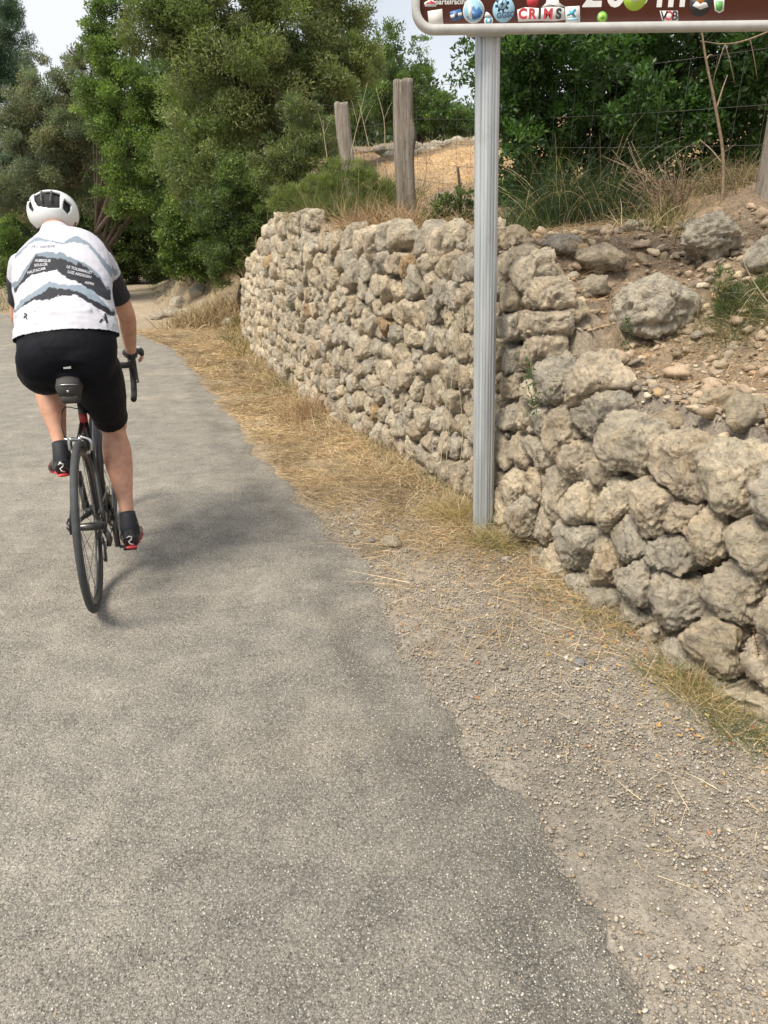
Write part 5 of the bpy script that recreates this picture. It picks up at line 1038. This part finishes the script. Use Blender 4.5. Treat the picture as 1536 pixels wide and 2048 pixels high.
# face details and hair
MA['eye'] = mat('eye_white', f_vary((.6, .6, .6), (.7, .7, .7), 20, .2)); MA['hair'] = mat('grey_brown_hair', f_vary((.05, .035, .028), (.12, .09, .075), 180, .8)); MA['lip'] = mat('lips', f_vary((.35, .13, .10), (.45, .18, .14), 40, .5))
[obj('eye', MB().ell((-.022+s*.028, .917, 1.472), (.012, .008, .009), 3).mesh('eye', [MA['eye']]), rd) for s in (-1, 1)]
obj('mouth', MB().ell((-.022, .927, 1.428), (.019, .006, .005), 3).mesh('mouth', [MA['lip']]), rd)
def hair_keep(C): return (C[:, 2] > 1.425) & (C[:, 1] < .90-(1.52-C[:, 2])*.9)
mb = MB(); mb.ell((-.022, .815, 1.485), (.077, .087, .078), 4, noise=.02, ns=6); organic('hair', mb, .006, 1, [MA['hair']], keep=lambda C: (C[:, 1] < .855) & (C[:, 2] > 1.432+.25*np.clip(C[:, 1]-.78, 0, 1)))
# shorts
MA['shorts'] = mat('black_shorts', f_cloth((.0035, .004, .007), (.006, .0065, .010)), spec=.15)
mb = MB(); torso(mb, .012, 0, 5); thigh(mb, HR, KR, .008, .93); thigh(mb, HL, KL, .008, .93); mb.ell((.110, .10, .965), (.092, .088, .10)); mb.ell((-.055, .10, .965), (.092, .088, .10)); mb.ell((.028, .09, 1.0), (.12, .085, .09)); mb.ell((.045, .095, .955), (.065, .068, .06)); mb.ell((-.06, .14, .91), (.085, .09, .075)); mb.ell((.025, .10, .91), (.10, .07, .06))
def kshort(C):
    k = C[:, 2] < 1.16-.0*C[:, 1]
    for H_, K_, s in ((HR, KR, 1), (HL, KL, -1)):
        d = nrm(K_-H_); t = (C-H_)@d/np.linalg.norm(K_-H_); near = (C[:, 0]-.03)*s > 0; k &= ~(near & (t > (.86 if s > 0 else .84)) & (np.linalg.norm(C-H_-((C-H_)@d)[:, None]*d, axis=1) < .12))
    return k
organic('shorts', mb, .0055, 5, [MA['shorts']], keep=kshort, post=lambda V, N: V+N*(fbm(V*np.array([10, 10, 24])+5, 3)*.002+.001)[:, None])
# jersey
mb = MB(); 
Q_ = [(c, a+.016+(.010 if i < 4 else .0), b_+.014+(.004 if i < 4 else 0)) for i, (c, a, b_) in enumerate(TOR[:9])]
P = catmull3([x[0] for x in Q_], 4); ra = catmull3([(x[1], x[2]) for x in Q_], 4); mb.tube(P, [tuple(x) for x in ra], 36, up=(0, 0, 1))
mb.tube([(-.004, .655, 1.372), (-.008, .70, 1.402), (-.011, .725, 1.42)], [(.086, .076), (.069, .066), (.065, .062)], 24)
for S_, E_ in ((SHR, ELR), (SHL, ELL)):
    limb(mb, [S_-(E_-S_)*.1, S_+(E_-S_)*.15, S_+(E_-S_)*.6, E_-(E_-S_)*.1], ARM_R[:4], .010); mb.ell(S_, (.060, .062, .060))
mb.ell((.035, .185, 1.135), (.12, .075, .05), 3, rot=np.array(Matrix.Rotation(R(40), 3, 'X')))                      # loaded rear pockets
HEMN = nrm(A_((0, .30, .95))); HEM0 = A_((0, .06, 1.072))
def kj(C):
    k = (C-HEM0)@HEMN > 0
    for S_, E_ in ((SHR, ELR), (SHL, ELL)):
        d = (E_-S_); t = (C-S_)@d/(d@d); rad_ = np.linalg.norm(C-S_-t[:, None]*d, axis=1); k &= ~((t > .68) & (rad_ < .09) & (np.abs(C[:, 0]-.01) > .16))
    k &= ~((C-A_((-.011, .705, 1.408)))@nrm(A_((0, .8, .6))) > .012)
    return k
def wrinkle(V, N): 
    d = fbm(V*np.array([6, 14, 14])+3, 3)*.004-np.abs(fbm(V*np.array([4, 20, 20])+V[:, :1]*6, 2))*.006*(np.exp(-((V[:, 2]-1.12)/.06)**2)+.25)+.003*np.exp(-((V[:, 2]-1.135)/.006)**2)*(np.abs(V[:, 0]-.03) < .11); return V+N*d[:, None]
jo, JV, JF, JN = organic('jersey', mb, .0042, 6, [], keep=kj, post=wrinkle)
# printed pattern: back coordinates a (across, -1..1) and b (0 hem .. 1 collar) run along the garment
WHT, BLK, GRY, LGR = A_((.52, .52, .575)), A_((.014, .015, .022)), A_((.165, .205, .25)), A_((.50, .55, .62))
def uv(V):
    return V[:, 0], V[:, 2]
def poly(pts):
    P = A_(pts, ); return P[:, 0], P[:, 1]
bvh = BVHTree.FromPolygons([tuple(v) for v in JV], [tuple(f) for fl in JF for f in fl])
RM = np.array((Matrix.Translation(RP)@Matrix.Rotation(R(15), 4, 'Z')).inverted())
def zx(l):                                                             # print design sheet -> garment coordinates (across, height) on the cloth
    o = []
    for x, y in l:
        a = pt(x/4.8, 340+y/4.8, 3.3); c = np.array([0, 0, CAM_H]); a = RM@np.append(a, 1); c = RM@np.append(c, 1); d = nrm(a[:3]-c[:3]); h = bvh.ray_cast(Vector(c[:3]), Vector(d))[0]
        if h is None: q = c[:3]+d*((.3-c[1])/d[1]); h = (q[0], 0, min(1.42, q[2]))
        o.append((h[0], h[2]))
    return np.array(o)
g1t = zx([(100, 1100), (170, 1060), (345, 800), (480, 782), (540, 800), (580, 785), (700, 850), (830, 900), (950, 1000), (1020, 1120)]); g1m = zx([(150, 1130), (200, 1080), (345, 818), (470, 845), (600, 850), (740, 920), (740, 870), (860, 960), (960, 1040), (1030, 1150)])
g1b = zx([(150, 1180), (190, 1110), (300, 1010), (450, 975), (540, 960), (640, 1040), (720, 1060), (830, 1130), (900, 1170), (1020, 1250)])
g2t = zx([(150, 1340), (200, 1250), (340, 1160), (470, 1065), (560, 1095), (780, 1110), (900, 1160), (1010, 1280), (1060, 1340)]); g2m = zx([(150, 1360), (250, 1260), (400, 1180), (480, 1125), (600, 1140), (740, 1160), (860, 1230), (1030, 1320), (1070, 1360)])
g2b = zx([(150, 1370), (200, 1320), (330, 1245), (470, 1250), (560, 1210), (720, 1200), (820, 1250), (930, 1320), (1060, 1400)])
s1t = zx([(60, 800), (190, 690), (340, 640), (480, 670), (600, 700), (700, 640), (740, 630), (840, 690), (950, 800), (1050, 920), (1100, 950)]); s1b = zx([(60, 860), (200, 712), (350, 680), (480, 690), (600, 712), (700, 690), (830, 710), (930, 830), (1040, 990), (1100, 1010)])
def paint(V, N):
    a, b_ = uv(V); jit = .004*perlin(V*60)+.0025*perlin(V*140); bb = b_+jit; C = np.repeat(WHT[None], len(V), 0)*(1+.02*perlin(V*30))[:, None]
    def band(t, bt, c):
        t = t[np.argsort(t[:, 0])]; bt = bt[np.argsort(bt[:, 0])]; tt = np.interp(a, t[:, 0], t[:, 1]); m = (bb < tt) & (bb > np.interp(a, bt[:, 0], bt[:, 1])) & (a > t[0, 0]-.01) & (a < t[-1, 0]+.01); C[m] = c
    back = N[:, 1]+.35*-N[:, 2] < .45
    band(s1t, s1b, GRY*1.25); band(g1t, g1m, GRY); band(g1m, g1b, BLK); band(g2t, g2m, GRY*1.25); band(g2m, g2b, BLK)
    for S_, E_, s in ((SHR, ELR, 1), (SHL, ELL, -1)):
        d = E_-S_; t = (V-S_)@d/(d@d); rd2 = np.linalg.norm(V-S_-t[:, None]*d, axis=1); m = (t > .24) & (rd2 < .068) & (V[:, 0]*s > (.158 if s > 0 else .128)); C[m] = BLK
    z = zx([(600, 1590)])[0]
    return C
JC = paint(JV, JN); me = jo.data; at_ = me.attributes.new('lc', 'FLOAT_COLOR', 'POINT'); cc4 = np.ones((len(JC), 4), np.float32); cc4[:, :3] = JC; at_.data.foreach_set('color', cc4.ravel())
def f_jersey(k, b):
    k.l(k.attr(), b.inputs['Base Color']); b.inputs['Roughness'].default_value = .75; k.bump(b, k.noise(300, 2), .1, .002)
MA['jersey'] = mat('printed_jersey', f_jersey); me.materials.append(MA['jersey'])
def print_on(name, s, size, m, x, y, rot, sx=1., bold=0., align='LEFT'):
    """lettering printed on the jersey back; x, y on the design sheet"""
    me = text_mesh(name, s, size*.6, m, 0, None, 0, 0, 0, 0, align, bold, sx); X0, Z0 = zx([(x, y)])[0]
    ok = 0
    for v in me.vertices:
        px = v.co.x; pz = v.co.z; q = Vector((X0+px*math.cos(rot)-pz*math.sin(rot), -.6, Z0+px*math.sin(rot)+pz*math.cos(rot))); h = bvh.ray_cast(q, Vector((0, 1, 0)))
        if h[0] is not None: v.co = h[0]+Vector((0, -.0016, .0008)); ok += 1
        else: v.co = q+Vector((0, 1.1, 0))
    return obj(name, me, jo)
PR_ = mat('print_white', f_vary((.42, .42, .45), (.5, .5, .53), 30))
for s, sz, x, y, ro in (('AUBISQUE', .022, 335, 870, -3), ('SOULOR', .022, 330, 918, 3), ('HAUTACAM', .022, 262, 990, 12), ('LE TOURMALET', .022, 640, 928, -17), ('LUZ ARDIDEN', .022, 650, 975, -17), ('ASPIN', .02, 815, 1080, -16)):
    print_on('lettering', s, sz, PR_, x, y, R(ro), bold=.0004)
MA['inkgrey'] = mat('grey_ink', f_vary((.14, .16, .2), (.2, .22, .27), 40)); print_on('lettering', 'A', .066, MA['black'], 965, 1425, R(-14), bold=.0015); print_on('lettering', 'R', .038, MA['black'], 225, 1400, R(-10), bold=.001, sx=1.3)
print_on('lettering', 'M~ caneva', .030, MA['inkgrey'], 300, 742, R(2), sx=1.2)
# socks and shoes
MA['sock'] = mat('black_sock', f_cloth((.010, .012, .02), (.02, .022, .03))); MA['shoe'] = mat('glossy_black_shoe', f_vary((.012, .012, .014), (.025, .025, .028), 30, .22)); MA['redshoe'] = mat('red_shoe_sole', f_vary((.45, .03, .035), (.6, .06, .06), 30, .4))
for N_, hz_, b_, t_, top in ((NR, hzR, bR, tR, .062), (NL, hzL, bL, tL, .066)):
    d = nrm((KR if N_ is NR else KL)-N_); mb = MB(); mb.tube([N_+d*top, N_+d*.04, N_, N_+A_((0, 0, -.03))], [(.0325, .0375), (.034, .040), (.039, .046), (.040, .05)], 20, up=(0, 1, 0))
    sk = obj('sock', mb.mesh('sock', [MA['sock']]), rd)
    tm = text_mesh('lettering', 'Podenvy', .0125, MA['white'], 0, None)
    for v in tm.vertices:
        ang_ = v.co.x/.035; p = N_+d*(.055+v.co.z)+A_((math.sin(ang_)*.0352, -math.cos(ang_)*.0372, 0)); v.co = Vector(p)
    obj('lettering', tm, sk)
    mb = MB(); foot(mb, N_, hz_, b_, t_, .004); s_o, SV, SF, SN = organic('shoe', mb, .004, 4, [MA['shoe']], keep=(lambda C, N_=N_: C[:, 2] < N_[2]+.022-.15*(C[:, 1]-N_[1])))
    sgn = 1 if N_ is NR else -1
    mb = MB(); q = [(N_[0], N_[1]-.055, hz_+.008), ((N_[0]+b_[0])/2, (N_[1]+b_[1])/2, (hz_+b_[2])/2+.006), (b_[0], b_[1], b_[2]+.002), (t_[0], t_[1]+.015, t_[2]+.008)]
    mb.tube(catmull3(q, 5), [(.022, .006)]*3+[(.036, .007)]*5+[(.044, .008)]*6+[(.03, .007)]*2, 14, up=(0, 0, 1)); mb.ell((b_[0]+sgn*.012, b_[1]+.01, b_[2]+.022), (.038, .06, .022), 3)
    obj('shoe_sole', mb.mesh('shoe_sole', [MA['redshoe']]), s_o)
    mb = MB(); yb = N_[1]-.078; xx = N_[0]
    for P in ([(-.012, .045), (-.002, .052), (.008, .046), (.004, .036), (-.006, .030), (-.002, .02), (.01, .014)],): mb.tube(A_([(xx+a, yb+.012+abs(a)*.6-(.0 if z > .03 else .006), hz_+z+.012) for a, z in P]), .0028, 6)
    obj('emblem', mb.mesh('emblem', [MA['white']]), s_o)
# gloves
MA['glove'] = mat('dark_glove', f_cloth((.02, .02, .024), (.04, .04, .045)))
for W_, s in ((WRR, 1), (WRL, -1)):
    mb = MB(); hand(mb, W_, s, .0028, True, .55); E_ = ELR if s > 0 else ELL; d = nrm(W_-E_); mb.tube([W_-d*.022, W_, W_+d*.02], [(.0275, .0275), (.028, .027), (.029, .023)], 18, up=(0, 1, 0))
    g_o, *_ = organic('glove', mb, .004, 3, [MA['glove']])
    mb = MB(); pk = A_((W_[0]+s*.02, W_[1]+.05, .892)); mb.ell(pk, (.026, .032, .009), 3); obj('glove_back', mb.mesh('glove_back', [MA['white']]), g_o)
# helmet
HC = A_((-.023, .835, 1.500)); HRd = A_((.1035, .138, .092)); nth, nph = 70, 200; V = []
for i in range(nth+1):
    el = R(-42)+i/nth*R(132)
    for j in range(nph):
        ph = 2*math.pi*j/nph; d = A_((math.cos(el)*math.cos(ph), math.cos(el)*math.sin(ph), math.sin(el))); V.append(np.sign(d)*np.abs(d)**.93)
V = A_(V)*HRd+HC; F = A_([(i*nph+j, i*nph+(j+1) % nph, (i+1)*nph+(j+1) % nph, (i+1)*nph+j) for i in range(nth) for j in range(nph)])
def hz2(l): return A_([((x-521)/249*.104-.023, 1.592-(y-195)*.000418) for x, y in l])
def inpoly(P, x, z):
    c = np.zeros(len(x), bool); n = len(P)
    for i in range(n):
        x0, z0 = P[i]; x1, z1 = P[(i+1) % n]; c ^= ((z0 > z) != (z1 > z)) & (x < (x1-x0)*(z-z0)/(z1-z0+1e-12)+x0)
    return c
fc = V[F].mean(1); rear = fc[:, 1] < HC[1]+.01; cut = np.zeros(len(F), bool)
for P in ([(366, 216), (450, 206), (550, 206), (642, 236), (640, 320), (632, 386), (520, 382), (414, 364), (385, 310)], [(343, 262), (376, 392), (352, 426), (304, 366), (302, 298)], [(678, 288), (732, 350), (724, 406), (690, 448), (650, 394), (660, 330)]):
    cut |= rear & inpoly(hz2(P), fc[:, 0], fc[:, 2])
arch = rear & (fc[:, 2] < 1.460-((fc[:, 0]+.018)/.075)**2*.030); side = (fc[:, 2] < 1.458) & (np.abs(fc[:, 1]-.83) < .05); front = fc[:, 1] > HC[1]+.05; cut |= arch | (front & (fc[:, 2] < 1.487)) | side | (fc[:, 2] < 1.437)
th_ = HC[1]+.04
for k in range(3): cut |= (fc[:, 1] > th_) & (np.abs(np.abs(fc[:, 0]+.023)-.034*k) < .008) & (fc[:, 2] > 1.53) & (fc[:, 2] < 1.592)
MA['helmet'] = mat('white_helmet_shell', f_vary((.70, .74, .74), (.78, .80, .80), 8, .25)); MA['liner'] = mat('black_foam', f_vary((.012, .012, .012), (.03, .03, .03), 60, .9)); MA['dgrey'] = mat('dark_grey_rib', f_vary((.05, .05, .053), (.09, .09, .095), 60, .6))
hm = obj('helmet', npmesh('helmet', V, F[~cut], [MA['helmet']], True), rd); so = hm.modifiers.new('shell', 'SOLIDIFY'); so.thickness = .009; so.offset = -1
ln = MB(); ln.ell(HC+A_((0, 0, -.003)), HRd-.011, 4); v_ = ln.V[0]; f_ = list(ln.F.values())[0][0]; kk = v_[f_].mean(1)[:, 2] > 1.465; obj('helmet_liner', npmesh('helmet_liner', v_, f_[kk], [MA['liner']], True), hm)
mb = MB()
for x in (456, 550):
    P = [];
    for y in (212, 240, 270, 300, 322):
        X_, Z_ = hz2([(x+(8 if x < 500 else -6)*(y-260)/60, y)])[0]; q = 1-((X_-HC[0])/HRd[0])**2-((Z_-HC[2])/HRd[2])**2; P.append((X_, HC[1]-HRd[1]*math.sqrt(max(.02, q))+.004, Z_))
    mb.tube(catmull3(P, 3), .0035, 8)
X_, Z_ = hz2([(505, 288)])[0]; obj('helmet_rib', mb.mesh('helmet_rib', [MA['dgrey']]), hm)
mb = MB(); mb.box((X_, HC[1]-HRd[1]*.52, Z_), (.014, .003, .004)); obj('helmet_label', mb.mesh('helmet_label', [MA['white']]), hm)
mb = MB(); q = []
for k in range(17): a = R(200+k*140/16); q.append((-.022+.079*math.cos(a), .825+.098*math.sin(a), 1.462+.006*math.cos(k)))
mb.tube(q, [(.004, .011)]*17, 8, up=(0, 0, 1)); obj('retention_band', mb.mesh('retention_band', [MA['liner']]), hm)
for s in (-1, 1): obj('helmet_strap', MB().tube(catmull3([(-.022+s*.086, .80, 1.475), (-.022+s*.076, .85, 1.44), (-.022+s*.03, .89, 1.392)], 4), [(.0012, .006)]*9, 6).mesh('helmet_strap', [MA['liner']]), hm)
